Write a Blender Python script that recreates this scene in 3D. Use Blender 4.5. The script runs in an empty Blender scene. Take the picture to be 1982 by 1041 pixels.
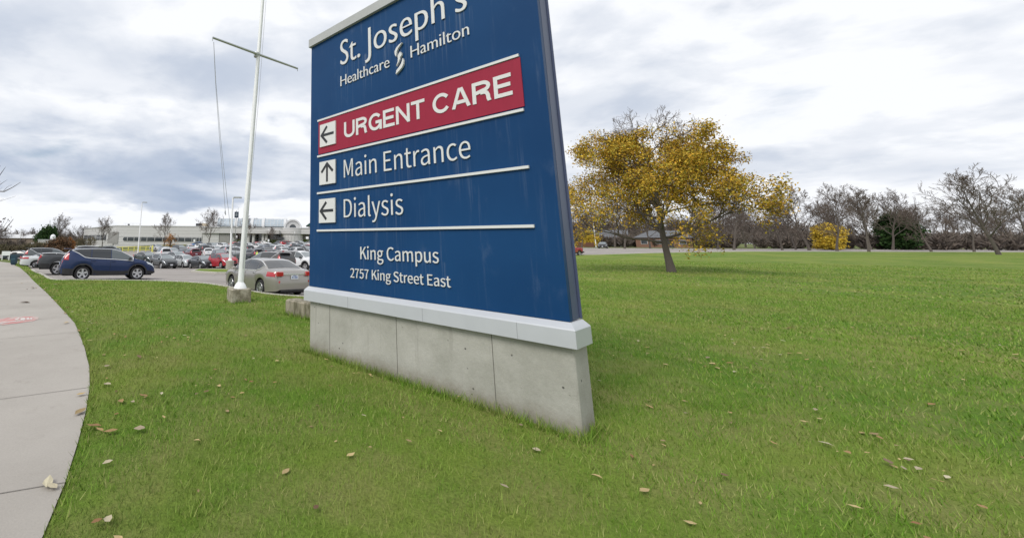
import bpy, bmesh, math, random
import numpy as np
from mathutils import Vector, Matrix
from mathutils.geometry import delaunay_2d_cdt

S = bpy.context.scene
C = S.collection
rad = math.radians

# ------------------------------------------------------------------ camera
F_PX, TILT, ROLL = 800.0, rad(10.848), rad(0.5636)
EYE = np.array([0.0, 0.0, 2.17])
FW = np.array([0.0, math.cos(TILT), math.sin(TILT)])
_up0 = np.array([0.0, -math.sin(TILT), math.cos(TILT)]); _ri0 = np.array([1.0, 0.0, 0.0])
RI = _ri0 * math.cos(ROLL) + _up0 * math.sin(ROLL)
UP = -_ri0 * math.sin(ROLL) + _up0 * math.cos(ROLL)
cam = bpy.data.cameras.new('camera')
camo = bpy.data.objects.new('camera', cam); C.objects.link(camo); S.camera = camo
camo.matrix_world = Matrix(((RI[0], UP[0], -FW[0], EYE[0]), (RI[1], UP[1], -FW[1], EYE[1]),
                            (RI[2], UP[2], -FW[2], EYE[2]), (0, 0, 0, 1)))
cam.sensor_fit = 'HORIZONTAL'; cam.sensor_width = 36.0
cam.lens = 36.0 * F_PX / 1982.0
cam.shift_x = (991.0 - 600.0) / 1982.0
cam.shift_y = -(520.5 - 314.0) / 1982.0
cam.clip_start = 0.05; cam.clip_end = 9000.0

# ------------------------------------------------------------------ sky and sun
SUN_EL, SUN_AZ = rad(46), rad(222)          # azimuth clockwise from +Y
world = bpy.data.worlds.new('World'); S.world = world; world.use_nodes = True
class N:
    """tiny node-tree helper"""
    def __init__(s, tree): s.t = tree
    def new(s, typ, **kw):
        n = s.t.nodes.new(typ)
        for k, v in kw.items(): setattr(n, k, v)
        return n
    def link(s, a, b): s.t.links.new(a, b)
    def put(s, sock, v):
        if hasattr(v, 'is_output') or isinstance(v, bpy.types.NodeSocket): s.link(v, sock)
        else: sock.default_value = v
    def math(s, op, a, b=0.0, c=None, clamp=False):
        n = s.new('ShaderNodeMath', operation=op, use_clamp=clamp)
        s.put(n.inputs[0], a); s.put(n.inputs[1], b)
        if c is not None: s.put(n.inputs[2], c)
        return n.outputs[0]
    def mix(s, f, a, b, blend='MIX'):
        n = s.new('ShaderNodeMix', data_type='RGBA', blend_type=blend)
        s.put(n.inputs[0], f); s.put(n.inputs[6], a); s.put(n.inputs[7], b)
        return n.outputs[2]
    def noise(s, vec, scale, detail=4.0, rough=0.5, dist=0.0):
        n = s.new('ShaderNodeTexNoise')
        if vec is not None: s.link(vec, n.inputs['Vector'])
        n.inputs['Scale'].default_value = scale; n.inputs['Detail'].default_value = detail
        n.inputs['Roughness'].default_value = rough; n.inputs['Distortion'].default_value = dist
        return n.outputs['Fac']
    def ramp(s, f, lo, hi):
        n = s.new('ShaderNodeMapRange', interpolation_type='SMOOTHSTEP'); n.clamp = True
        s.put(n.inputs[0], f); n.inputs[1].default_value = lo; n.inputs[2].default_value = hi
        return n.outputs[0]
    def mapping(s, vec, scale=(1, 1, 1), loc=(0, 0, 0), rot=(0, 0, 0)):
        n = s.new('ShaderNodeMapping'); s.link(vec, n.inputs[0])
        n.inputs['Scale'].default_value = scale; n.inputs['Location'].default_value = loc; n.inputs['Rotation'].default_value = rot
        return n.outputs[0]
    def xyz(s, x, y, z):
        n = s.new('ShaderNodeCombineXYZ'); s.put(n.inputs[0], x); s.put(n.inputs[1], y); s.put(n.inputs[2], z); return n.outputs[0]
    def sep(s, v):
        n = s.new('ShaderNodeSeparateXYZ'); s.link(v, n.inputs[0]); return n.outputs

def build_sky():
    k = N(world.node_tree)
    bg = world.node_tree.nodes['Background']
    sky = k.new('ShaderNodeTexSky', sky_type='NISHITA'); sky.sun_disc = False
    sky.sun_elevation = SUN_EL; sky.sun_rotation = SUN_AZ
    d = k.new('ShaderNodeTexCoord').outputs['Generated']
    x, y, z = k.sep(d)
    zc = k.math('MAXIMUM', z, 0.0)
    den = k.math('ADD', zc, 0.20)
    P = k.xyz(k.math('DIVIDE', x, den), k.math('DIVIDE', y, den), 0.0)
    n1 = k.noise(k.mapping(P, (0.95, 1.0, 1), (3.1, 7.7, 0)), 1.0, 10.0, 0.52, 0.25)      # cloud masses on the layer
    n2 = k.noise(k.mapping(P, (2.3, 2.6, 1), (1.2, 0.3, 2)), 1.0, 9.0, 0.55, 0.2)        # puffs
    n3 = k.noise(k.mapping(d, (3.4, 3.4, 11.0), (0.0, 0.3, 0.6)), 1.0, 9.0, 0.55, 0.3)   # flat stratus low down
    az = k.math('ARCTAN2', x, y); 
    el = k.math('ARCSINE', z)
    wob = k.math('MULTIPLY', k.math('SUBTRACT', k.noise(k.mapping(d, (2.6, 2.6, 7)), 1.0, 8.0, 0.6), 0.5), 0.14)
    elw = k.math('ADD', el, wob)
    # dark bank from about 5 to 15 degrees up, deeper towards the west (left)
    bank = k.math('MULTIPLY', k.ramp(elw, 0.076, 0.094), k.math('SUBTRACT', 1.0, k.ramp(elw, 0.14, 0.34)))
    bank = k.math('MULTIPLY', bank, k.math('SUBTRACT', 1.0, k.math('MULTIPLY', k.ramp(az, -0.35, 0.25), 0.85)))
    dark = k.math('MULTIPLY', k.ramp(n1, 0.43, 0.64), 0.43)
    dark = k.math('ADD', dark, k.math('MULTIPLY', k.ramp(n2, 0.45, 0.64), 0.24))
    dark = k.math('MULTIPLY', dark, k.math('ADD', 0.55, k.math('MULTIPLY', k.ramp(el, 0.05, 0.12), 0.45)))
    bankd = k.math('MULTIPLY', bank, k.math('ADD', 0.38, k.math('MULTIPLY', k.ramp(n3, 0.34, 0.66), 0.75)))
    dark = k.math('ADD', dark, bankd)
    dark = k.math('ADD', dark, k.math('MULTIPLY', k.ramp(n3, 0.50, 0.78), 0.16))
    band2 = k.math('MULTIPLY', k.ramp(elw, 0.29, 0.34), k.math('SUBTRACT', 1.0, k.ramp(elw, 0.38, 0.46)))
    band2 = k.math('MULTIPLY', band2, k.math('SUBTRACT', 1.0, k.ramp(az, -0.30, 0.10)))
    dark = k.math('ADD', dark, k.math('MULTIPLY', band2, 0.30))
    dark = k.math('SUBTRACT', 1.0, k.math('POWER', 2.718, k.math('MULTIPLY', k.math('MAXIMUM', k.math('SUBTRACT', dark, 0.17), 0.0), -1.15)))
    cloud = k.mix(dark, (0.775, 0.79, 0.82, 1), (0.205, 0.285, 0.425, 1))
    # small gaps where the clear sky shows
    gap = k.math('MULTIPLY', k.ramp(n2, 0.56, 0.40), 1.0)
    g = k.new('ShaderNodeMapRange', interpolation_type='SMOOTHSTEP'); k.put(g.inputs[0], n1); g.inputs[1].default_value = 0.41; g.inputs[2].default_value = 0.30
    gap = k.math('MULTIPLY', g.outputs[0], 0.55)
    clear = k.mix(1.0, sky.outputs[0], (0.09, 0.09, 0.09, 1), 'MULTIPLY')
    col = k.mix(gap, cloud, clear)
    # below the horizon: dull ground colour
    low = k.ramp(z, -0.02, 0.0)
    col = k.mix(low, (0.10, 0.11, 0.09, 1), col)
    k.link(col, bg.inputs['Color']); bg.inputs['Strength'].default_value = 1.0
build_sky()
sun = bpy.data.lights.new('sun', 'SUN'); sun.energy = 1.7; sun.angle = rad(25); sun.color = (1.0, 0.96, 0.90)
suno = bpy.data.objects.new('sun', sun); C.objects.link(suno)
sd = Vector((math.sin(SUN_AZ) * math.cos(SUN_EL), math.cos(SUN_AZ) * math.cos(SUN_EL), math.sin(SUN_EL)))
suno.rotation_euler = sd.to_track_quat('Z', 'Y').to_euler()
S.view_settings.view_transform = 'Standard'; S.view_settings.look = 'None'
S.view_settings.exposure = 0.34; S.view_settings.gamma = 1.0; S.view_settings.use_curve_mapping = False
S.cycles.max_bounces = 6; S.cycles.sample_clamp_indirect = 4.0

# ------------------------------------------------------------------ measuring helpers
def ray(px, py): return RI * (px - 600) / F_PX + UP * (314 - py) / F_PX + FW
def at(px, py, Y):
    D = ray(px, py); return EYE + D * (Y / D[1])

# terrain: thin-plate surface through measured ground points (level of the car park)
CTL = [(208,541,23),(95,532,27),(506,570,17.3),(430,553,19.3),(575,572,15.8),(100,540,22),(55,518,34),(25,516,45),(37,499,85),(112,532,28.5),(165,532,28.5),(100,518,36),(90,512,43),
       (322,521,50),(395,521,48),(436,518,46),(446,525,38),(525,531,32),(580,524,36),(316,503,65),(375,500,68),(404,496,75),(350,489,88),
       (384,480.5,118),(432,484,98),(484,500,62),(570,489,84),(510,475,130),(557,477,120),(300,474.3,138),(490,474,138),(1120,496,66),(1171,480.5,99),
       (1175,478,125),(1160,491,70),(165,491,160),(265,495,75),(265,486,95)]
cp = [at(*c) for c in CTL]
for (x, y, z) in [(0,0,.36),(-4.6,8.6,.36),(-2,12.6,.30),(1.5,6,.36),(6,8,.36),(9,20,.30),(-2,-12,.4),(20,0,.3),(-14,5,.2),(-10,-12,.3),(20,35,.25),
                  (60,20,.5),(70,-20,.4),(-60,20,-.9),(-50,-20,-.6),(-120,90,-3.0),(-130,40,-2.4),(140,60,1.4),(160,130,2.0),(200,0,1.0),(0,190,1.4),(-60,200,-2.0),
                  (100,220,2.5),(-160,220,-4.5),(220,220,3.0),(-220,100,-4.5),(-220,-60,-2.0),(0,-120,.5),(-300,330,-6.5),(0,330,1.0),(320,330,3.0),(-330,0,-4.5),(330,-60,1.5)]:
    cp.append(np.array([x, y, z], float))
cp = np.array(cp)
def _tps(r2): return np.where(r2 > 1e-9, r2 * np.log(r2 + 1e-12) * 0.5, 0.0)
_n = len(cp)
_K = _tps(((cp[:, None, :2] - cp[None, :, :2]) ** 2).sum(-1)); _K += np.eye(_n) * -60.0 * 0
_K = _K + np.eye(_n) * 25.0
_P = np.c_[np.ones(_n), cp[:, :2]]
_A = np.block([[_K, _P], [_P.T, np.zeros((3, 3))]])
_w = np.linalg.solve(_A, np.r_[cp[:, 2], 0, 0, 0])
def Tv(xy):
    xy = np.atleast_2d(np.asarray(xy, float))
    out = np.empty(len(xy))
    for i in range(0, len(xy), 20000):
        q = xy[i:i + 20000]
        k = _tps(((q[:, None, :] - cp[None, :, :2]) ** 2).sum(-1))
        out[i:i + 20000] = k @ _w[:_n] + _w[_n] + q @ _w[_n + 1:]
    return out
def T(x, y): return float(Tv([(x, y)])[0])
def ground_at(px, py, off=0.0):
    """where the sight line to a photo point meets the terrain"""
    D = ray(px, py); lo = None
    for Y in np.arange(2, 260, 0.5):
        P = EYE + D * (Y / D[1])
        if P[2] < T(P[0], P[1]) + off: lo = Y; break
    if lo is None: return EYE + D * (200 / D[1])
    a, b = lo - .5, lo
    for _ in range(14):
        m = (a + b) / 2; P = EYE + D * (m / D[1])
        if P[2] < T(P[0], P[1]) + off: b = m
        else: a = m
    return EYE + D * (b / D[1])
LAWN = 0.14

# ------------------------------------------------------------------ object helpers
def tag(o, label=None, cat=None, group=None, kind=None):
    if label: o['label'] = label
    if cat: o['category'] = cat
    if group: o['group'] = group
    if kind: o['kind'] = kind
    return o
def empty(name, loc=(0, 0, 0), rz=0.0, label=None, cat=None, group=None):
    o = bpy.data.objects.new(name, None); C.objects.link(o); o.empty_display_size = .2
    o.location = loc; o.rotation_euler = (0, 0, rz)
    return tag(o, label, cat, group)
class MB:
    def __init__(s): s.v = []; s.f = []; s.m = []; s.mi = 0
    def add(s, vs, fs):
        b = len(s.v); s.v.extend([tuple(map(float, p)) for p in vs]); s.f.extend([tuple(i + b for i in f) for f in fs]); s.m.extend([s.mi] * len(fs)); return s
    def box(s, c, d, rz=0.0, taper=1.0):
        x, y, z = d[0] / 2, d[1] / 2, d[2] / 2; ca, sa = math.cos(rz), math.sin(rz)
        vs = []
        for sz in (-1, 1):
            t = 1.0 if sz < 0 else taper
            for sx, sy in ((-1, -1), (1, -1), (1, 1), (-1, 1)):
                px, py = sx * x * t, sy * y * t
                vs.append((c[0] + px * ca - py * sa, c[1] + px * sa + py * ca, c[2] + sz * z))
        return s.add(vs, [(3, 2, 1, 0), (4, 5, 6, 7), (0, 1, 5, 4), (1, 2, 6, 5), (2, 3, 7, 6), (3, 0, 4, 7)])
    def bbox(s, c, d, b=0.02, rz=0.0):
        """box with a bevelled top edge and vertical edges"""
        x, y, z = d[0] / 2, d[1] / 2, d[2] / 2; ca, sa = math.cos(rz), math.sin(rz)
        rings = []
        def ring(hx, hy, zz, cut):
            pts = [(-hx + cut, -hy), (hx - cut, -hy), (hx, -hy + cut), (hx, hy - cut), (hx - cut, hy), (-hx + cut, hy), (-hx, hy - cut), (-hx, -hy + cut)]
            return [(c[0] + p * ca - q * sa, c[1] + p * sa + q * ca, c[2] + zz) for p, q in pts]
        rings = [ring(x, y, -z, b), ring(x, y, z - b, b), ring(x - b, y - b, z, b)]
        vs = sum(rings, []); fs = [tuple(range(7, -1, -1)), tuple(range(16, 24))]
        for r in range(2):
            for i in range(8): j = (i + 1) % 8; fs.append((r * 8 + i, r * 8 + j, r * 8 + 8 + j, r * 8 + 8 + i))
        return s.add(vs, fs)
    def tube(s, pts, r, n=6, cap=True):
        pts = [np.array(p, float) for p in pts]; m = len(pts)
        rs = r if hasattr(r, '__len__') else [r] * m
        vs = []; ref = None
        for i, p in enumerate(pts):
            t = pts[min(i + 1, m - 1)] - pts[max(i - 1, 0)]; t /= (np.linalg.norm(t) + 1e-9)
            if ref is None: ref = np.array([0, 0, 1.0]) if abs(t[2]) < .9 else np.array([1.0, 0, 0])
            a = np.cross(t, ref); a /= (np.linalg.norm(a) + 1e-9); b = np.cross(t, a); ref = -b if False else np.cross(a, t)
            for k in range(n):
                q = 2 * math.pi * k / n; vs.append(p + rs[i] * (a * math.cos(q) + b * math.sin(q)))
        fs = []
        for i in range(m - 1):
            for k in range(n): k2 = (k + 1) % n; fs.append((i * n + k, i * n + k2, i * n + n + k2, i * n + n + k))
        if cap: fs.append(tuple(range(n - 1, -1, -1))); fs.append(tuple((m - 1) * n + k for k in range(n)))
        return s.add(vs, fs)
    def lathe(s, prof, c=(0, 0, 0), n=24, axis='z', a0=0.0, a1=2 * math.pi, close=True):
        vs = []; full = abs(a1 - a0 - 2 * math.pi) < 1e-6; cnt = n if full else n + 1
        for (r, h) in prof:
            for k in range(cnt):
                q = a0 + (a1 - a0) * k / n; u, w = r * math.cos(q), r * math.sin(q)
                vs.append((c[0] + u, c[1] + w, c[2] + h) if axis == 'z' else (c[0] + u, c[1] + h, c[2] + w) if axis == 'y' else (c[0] + h, c[1] + u, c[2] + w))
        fs = []
        for i in range(len(prof) - 1):
            for k in range(n):
                k2 = (k + 1) % cnt; fs.append((i * cnt + k, i * cnt + k2, (i + 1) * cnt + k2, (i + 1) * cnt + k))
        if close and full:
            fs.append(tuple(range(cnt - 1, -1, -1))); fs.append(tuple((len(prof) - 1) * cnt + k for k in range(cnt)))
        return s.add(vs, fs)
    def prism(s, poly, z0, z1):
        n = len(poly)
        vs = [(p[0], p[1], z0) for p in poly] + [(p[0], p[1], z1) for p in poly]
        return s.add(vs, [tuple(range(n - 1, -1, -1)), tuple(range(n, 2 * n))] + [(i, (i + 1) % n, n + (i + 1) % n, n + i) for i in range(n)])
    def slab(s, poly, y0, y1):
        """polygon given in (x, z), thickness along y"""
        n = len(poly)
        vs = [(p[0], y0, p[1]) for p in poly] + [(p[0], y1, p[1]) for p in poly]
        return s.add(vs, [tuple(range(n)), tuple(range(2 * n - 1, n - 1, -1))] + [(i, n + i, n + (i + 1) % n, (i + 1) % n) for i in range(n)])
    def build(s, name, mat, parent=None, smooth=None, fix=False):
        me = bpy.data.meshes.new(name); me.from_pydata(s.v, [], s.f)
        mats = mat if isinstance(mat, (list, tuple)) else [mat]
        for q in mats: me.materials.append(q)
        if len(mats) > 1: me.polygons.foreach_set('material_index', s.m)
        if fix:
            b = bmesh.new(); b.from_mesh(me); bmesh.ops.recalc_face_normals(b, faces=b.faces); b.to_mesh(me); b.free()
        if smooth is not None:
            me.polygons.foreach_set('use_smooth', [True] * len(me.polygons)); me.set_sharp_from_angle(angle=rad(smooth))
        me.update()
        o = bpy.data.objects.new(name, me); C.objects.link(o)
        if parent: o.parent = parent
        return o
def np_mesh(name, verts, faces, mat, parent=None, quads=False):
    """fast mesh from numpy: faces (n,3) or (n,4)"""
    me = bpy.data.meshes.new(name); nv, (nf, k) = len(verts), faces.shape
    me.vertices.add(nv); me.vertices.foreach_set('co', np.ascontiguousarray(verts, np.float32).ravel())
    me.loops.add(nf * k); me.loops.foreach_set('vertex_index', np.ascontiguousarray(faces, np.int32).ravel())
    me.polygons.add(nf); me.polygons.foreach_set('loop_start', np.arange(0, nf * k, k, dtype=np.int32))
    try: me.polygons.foreach_set('loop_total', np.full(nf, k, np.int32))
    except Exception: pass
    me.materials.append(mat); me.update(calc_edges=True); me.validate()
    o = bpy.data.objects.new(name, me); C.objects.link(o)
    if parent: o.parent = parent
    return o
def kids(o): return [c for c in bpy.data.objects if c.parent == o]
def copy_tree(o, parent=None, colour=None):
    c = o.copy(); C.objects.link(c)
    if parent: c.parent = parent
    if colour is not None: c.color = colour
    for ch in list(o.children): copy_tree(ch, c, colour)
    return c

# ------------------------------------------------------------------ materials
def mat(name, col, rough=0.6, metal=0.0, var=0.0, scale=6.0, bump=0.0, bscale=40.0, coat=0.0, spec=0.5, col2=None, stretch=(1, 1, 1), detail=5.0, objcol=False, island=0.0, coords='Object', trans=0.0):
    m = bpy.data.materials.new(name); m.use_nodes = True; k = N(m.node_tree)
    b = m.node_tree.nodes['Principled BSDF']
    base = (*col, 1)
    b.inputs['Roughness'].default_value = rough; b.inputs['Metallic'].default_value = metal
    b.inputs['Coat Weight'].default_value = coat; b.inputs['Coat Roughness'].default_value = .04
    b.inputs['Specular IOR Level'].default_value = spec
    b.inputs['Transmission Weight'].default_value = trans
    tc = None
    out = base
    if objcol: out = k.new('ShaderNodeObjectInfo').outputs['Color']
    if var > 0 or col2 is not None or bump > 0:
        tc = k.new('ShaderNodeTexCoord').outputs[coords]
        tc = k.mapping(tc, stretch)
    if col2 is not None:
        f = k.ramp(k.noise(tc, scale, detail, .6), .35, .65); out = k.mix(f, base, (*col2, 1))
    if var > 0:
        f = k.noise(tc, scale * 1.7, detail, .65)
        f = k.math('ADD', 1 - var, k.math('MULTIPLY', f, 2 * var))
        out = k.mix(1.0, out, k.xyz(f, f, f), 'MULTIPLY')
    if island > 0:
        r = k.new('ShaderNodeNewGeometry').outputs['Random Per Island']
        f = k.math('ADD', 1 - island, k.math('MULTIPLY', r, 2 * island)); out = k.mix(1.0, out, k.xyz(f, f, f), 'MULTIPLY')
    k.put(b.inputs['Base Color'], out)
    if bump > 0:
        bn = k.new('ShaderNodeBump'); bn.inputs['Strength'].default_value = bump; bn.inputs['Distance'].default_value = .02
        k.link(k.noise(tc, bscale, 6, .65), bn.inputs['Height']); k.link(bn.outputs[0], b.inputs['Normal'])
    return m
def island_ramp(m, cols):
    """random colour out of a few per loose piece (leaves, blades)"""
    k = N(m.node_tree); b = m.node_tree.nodes['Principled BSDF']
    r = k.new('ShaderNodeNewGeometry').outputs['Random Per Island']
    n = k.new('ShaderNodeValToRGB'); n.color_ramp.interpolation = 'LINEAR'
    el = n.color_ramp.elements
    while len(el) < len(cols): el.new(.5)
    for i, c in enumerate(cols): el[i].position = i / (len(cols) - 1); el[i].color = (*c, 1)
    k.link(r, n.inputs[0]); k.link(n.outputs[0], b.inputs['Base Color']); return m
M = {}
M['paint'] = mat('car_paint', (.5, .5, .5), .45, .0, coat=.40, spec=.35, objcol=True)
M['paint2'] = mat('metallic_car_paint', (.5, .5, .5), .34, .5, coat=.6, objcol=True)
M['glass'] = mat('tinted_glass', (.026, .028, .030), .05, 0, spec=.7, coat=.2)
M['glass_light'] = mat('lightened_car_glass', (.085, .10, .105), .05, 0, spec=.8, coat=.4)  # opaque; lighter colour stands in for daylight seen through the cabin
M['screen'] = mat('sky_pale_windscreen', (.15, .18, .19), .05, 0, spec=1.0, coat=.6)  # sky reflection put into the pale base colour
M['tyre'] = mat('tyre_rubber', (.018, .018, .019), .85, bump=.2, bscale=60)
M['rim'] = mat('alloy', (.58, .58, .60), .32, .85)
M['rim_dark'] = mat('wheel_shadow_grey', (.03, .03, .032), .7)
M['black'] = mat('black_plastic', (.022, .022, .024), .6, var=.2, scale=9)
M['under'] = mat('underbody', (.012, .012, .012), .9)
M['trim'] = mat('bright_window_trim', (.72, .73, .75), .4, .2)
M['chrome'] = mat('chrome_trim', (.75, .75, .77), .18, 1.0)
M['tail'] = mat('tail_lamp', (.42, .012, .018), .15, coat=1.0)
M['lens'] = mat('headlamp_lens', (.62, .65, .68), .12, .3, coat=1.0)
M['plate'] = mat('number_plate', (.74, .76, .80), .5)
M['plate_blue'] = mat('plate_digits', (.08, .14, .38), .5)
M['concrete'] = mat('weathered_concrete', (.36, .345, .31), .9, var=.28, scale=3.5, bump=.5, bscale=30)
M['concrete_stain'] = mat('stained_concrete', (.40, .365, .29), .95, var=.35, scale=5, bump=.6, bscale=26, col2=(.185, .165, .115))
M['walk'] = mat('pavement_concrete', (.435, .40, .365), .92, var=.12, scale=.9, bump=.25, bscale=60)
M['kerb'] = mat('kerb_concrete', (.44, .42, .37), .9, var=.2, scale=4, bump=.3)
M['white_metal'] = mat('white_metal', (.82, .83, .83), .42, 0, var=.06, scale=3)
M['grey_metal'] = mat('grey_metal', (.42, .44, .42), .38, .7)
M['line_white'] = mat('road_paint_white', (.62, .62, .60), .8, var=.3, scale=8)
M['rope'] = mat('rope', (.30, .31, .32), .9)
# ------------------------------------------------------------------ ground surfaces
def grass_mat():
    m = mat('lawn', (.1, .1, .1), .95, spec=.1); k = N(m.node_tree); b = m.node_tree.nodes['Principled BSDF']
    p = k.new('ShaderNodeTexCoord').outputs['Object']
    big = k.ramp(k.noise(p, .22, 5, .6), .38, .64); mid = k.ramp(k.noise(p, 1.5, 6, .65), .35, .7); fine = k.noise(k.mapping(p, (1, 1, 1)), 38, 4, .7)
    c = k.mix(big, (.090, .182, .020, 1), (.180, .245, .042, 1))
    c = k.mix(k.math('MULTIPLY', mid, .65), c, (.235, .225, .085, 1))
    f = k.math('ADD', .45, k.math('MULTIPLY', fine, 1.1)); c = k.mix(1.0, c, k.xyz(f, f, f), 'MULTIPLY')
    k.link(c, b.inputs['Base Color'])
    bn = k.new('ShaderNodeBump'); bn.inputs['Strength'].default_value = .8; bn.inputs['Distance'].default_value = .04
    k.link(fine, bn.inputs['Height']); k.link(bn.outputs[0], b.inputs['Normal']); return m
def asphalt_mat():
    m = mat('asphalt', (.1, .1, .1), .9, spec=.3); k = N(m.node_tree); b = m.node_tree.nodes['Principled BSDF']
    p = k.new('ShaderNodeTexCoord').outputs['Object']
    big = k.ramp(k.noise(p, .10, 5, .55), .35, .65); mid = k.noise(p, .9, 6, .65); fine = k.noise(p, 55, 3, .7)
    c = k.mix(big, (.275, .250, .230, 1), (.350, .322, .298, 1))
    f = k.math('ADD', .72, k.math('MULTIPLY', mid, .5)); f = k.math('MULTIPLY', f, k.math('ADD', .8, k.math('MULTIPLY', fine, .4)))
    c = k.mix(1.0, c, k.xyz(f, f, f), 'MULTIPLY')
    vo = k.new('ShaderNodeTexVoronoi', feature='DISTANCE_TO_EDGE'); vo.inputs['Scale'].default_value = .16
    wob = k.new('ShaderNodeVectorMath', operation='ADD'); nn = k.new('ShaderNodeTexNoise'); nn.inputs['Scale'].default_value = .8; nn.inputs['Detail'].default_value = 4
    k.link(p, nn.inputs['Vector']); k.link(p, wob.inputs[0]); k.link(nn.outputs['Color'], wob.inputs[1]); k.link(wob.outputs[0], vo.inputs['Vector'])
    crack = k.math('SUBTRACT', 1.0, k.ramp(vo.outputs['Distance'], .0, .006))
    c = k.mix(k.math('MULTIPLY', crack, .7), c, (.13, .12, .11, 1))
    k.link(c, b.inputs['Base Color'])
    bn = k.new('ShaderNodeBump'); bn.inputs['Strength'].default_value = .3; bn.inputs['Distance'].default_value = .01
    k.link(fine, bn.inputs['Height']); k.link(bn.outputs[0], b.inputs['Normal']); return m
def walk_mat():
    m = mat('path_concrete', (.4, .4, .4), .93, spec=.25); k = N(m.node_tree); b = m.node_tree.nodes['Principled BSDF']
    p = k.new('ShaderNodeTexCoord').outputs['Object']
    big = k.ramp(k.noise(p, .5, 6, .6), .3, .7); fine = k.noise(p, 70, 4, .7); mid = k.ramp(k.noise(p, 3.0, 6, .7), .55, .8)
    c = k.mix(big, (.335, .310, .278, 1), (.395, .368, .332, 1))
    c = k.mix(k.math('MULTIPLY', mid, .55), c, (.25, .225, .195, 1))
    f = k.math('ADD', .8, k.math('MULTIPLY', fine, .4)); c = k.mix(1.0, c, k.xyz(f, f, f), 'MULTIPLY')
    # worn pink patch with a white cycle mark painted on the path
    k.link(c, b.inputs['Base Color'])
    bn = k.new('ShaderNodeBump'); bn.inputs['Strength'].default_value = .3; bn.inputs['Distance'].default_value = .006
    k.link(fine, bn.inputs['Height']); k.link(bn.outputs[0], b.inputs['Normal']); return m
M['grass'] = grass_mat(); M['asphalt'] = asphalt_mat(); M['path'] = walk_mat()
M['soil'] = mat('far_ground', (.105, .15, .040), .95, col2=(.15, .145, .065), scale=.05, var=.25, spec=.1)

def dens(poly, step, closed=True):
    out = []; n = len(poly)
    for i in range(n if closed else n - 1):
        a, b = np.array(poly[i][:2], float), np.array(poly[(i + 1) % n][:2], float)
        d = np.linalg.norm(b - a); m = (np.array(a) + b) / 2; st = step * max(1.0, np.linalg.norm(m) / 18.0)
        c = max(1, int(math.ceil(d / st)))
        for j in range(c): out.append(tuple(a + (b - a) * j / c))
    if not closed: out.append(tuple(poly[-1][:2]))
    return out
def smooth_line(pts, n=6):
    pts = [np.array(p[:2], float) for p in pts]; out = []
    for i in range(len(pts) - 1):
        p0 = pts[max(i - 1, 0)]; p1 = pts[i]; p2 = pts[i + 1]; p3 = pts[min(i + 2, len(pts) - 1)]
        for j in range(n):
            t = j / n
            out.append(tuple(.5 * ((2 * p1) + (-p0 + p2) * t + (2 * p0 - 5 * p1 + 4 * p2 - p3) * t * t + (-p0 + 3 * p1 - 3 * p2 + p3) * t ** 3)))
    out.append(tuple(pts[-1])); return out
def inside(poly, pts):
    pts = np.atleast_2d(pts); P = np.array([p[:2] for p in poly], float); x, y = pts[:, 0], pts[:, 1]; res = np.zeros(len(pts), bool)
    j = len(P) - 1
    for i in range(len(P)):
        xi, yi, xj, yj = P[i, 0], P[i, 1], P[j, 0], P[j, 1]
        c = ((yi > y) != (yj > y)); 
        with np.errstate(divide='ignore', invalid='ignore'): xx = (xj - xi) * (y - yi) / (yj - yi) + xi
        res ^= c & (x < xx); j = i
    return res
def region(name, poly, off, material, step=1.2, kind='structure', hole=None):
    b = dens(poly, step); P = np.array(b)
    lo, hi = P.min(0), P.max(0); pts = []
    # interior grid gets coarser away from the camera
    for (r0, r1, s) in ((0, 30, 1.5), (30, 90, 5), (90, 500, 14)):
        gx = np.arange(lo[0] // s * s, hi[0], s); gy = np.arange(lo[1] // s * s, hi[1], s)
        if len(gx) * len(gy) == 0: continue
        g = np.array(np.meshgrid(gx, gy)).reshape(2, -1).T; d = np.hypot(g[:, 0], g[:, 1])
        g = g[(d >= r0) & (d < r1)]
        if len(g): pts.append(g[inside(poly, g)])
    q = np.concatenate(pts) if pts else np.zeros((0, 2))
    if len(q):
        dd = np.array([np.min(np.hypot(P[:, 0] - a[0], P[:, 1] - a[1])) for a in q]); q = q[dd > .35]
    allp = [Vector(p) for p in b] + [Vector(p) for p in q]
    v, e, f, *_ = delaunay_2d_cdt(allp, [], [list(range(len(b)))], 1, 1e-5)
    xy = np.array([(p.x, p.y) for p in v]); z = Tv(xy) + off
    m = MB(); m.add(np.c_[xy, z], [tuple(t) for t in f]); o = m.build(name, material, smooth=40)
    return tag(o, kind=kind)
def strip(pts, w, off, h, material, name, step=.8, closed=False, parent=None, kind='structure'):
    """kerb: top flat strip with vertical sides following a line"""
    p = np.array(dens(pts, step, closed)); n = len(p)
    t = np.gradient(p, axis=0); 
    if closed: t = np.roll(p, -1, 0) - np.roll(p, 1, 0)
    t /= np.linalg.norm(t, axis=1)[:, None] + 1e-9; nn = np.c_[-t[:, 1], t[:, 0]]
    a, b = p + nn * w / 2, p - nn * w / 2; za = Tv(p) + off
    a2, b2 = p + nn * (w / 2 - .02), p - nn * (w / 2 - .02)
    m = MB(); vs = np.concatenate([np.c_[a, za - h], np.c_[a, za - .02], np.c_[a2, za], np.c_[b2, za], np.c_[b, za - .02], np.c_[b, za - h]])
    fs = []
    for i in range(n if closed else n - 1):
        j = (i + 1) % n
        for r in range(5): fs.append((r * n + i, r * n + j, (r + 1) * n + j, (r + 1) * n + i))
    m.add(vs, fs); o = m.build(name, material, parent, smooth=35, fix=True)
    return tag(o, kind=kind) if kind else o
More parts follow.
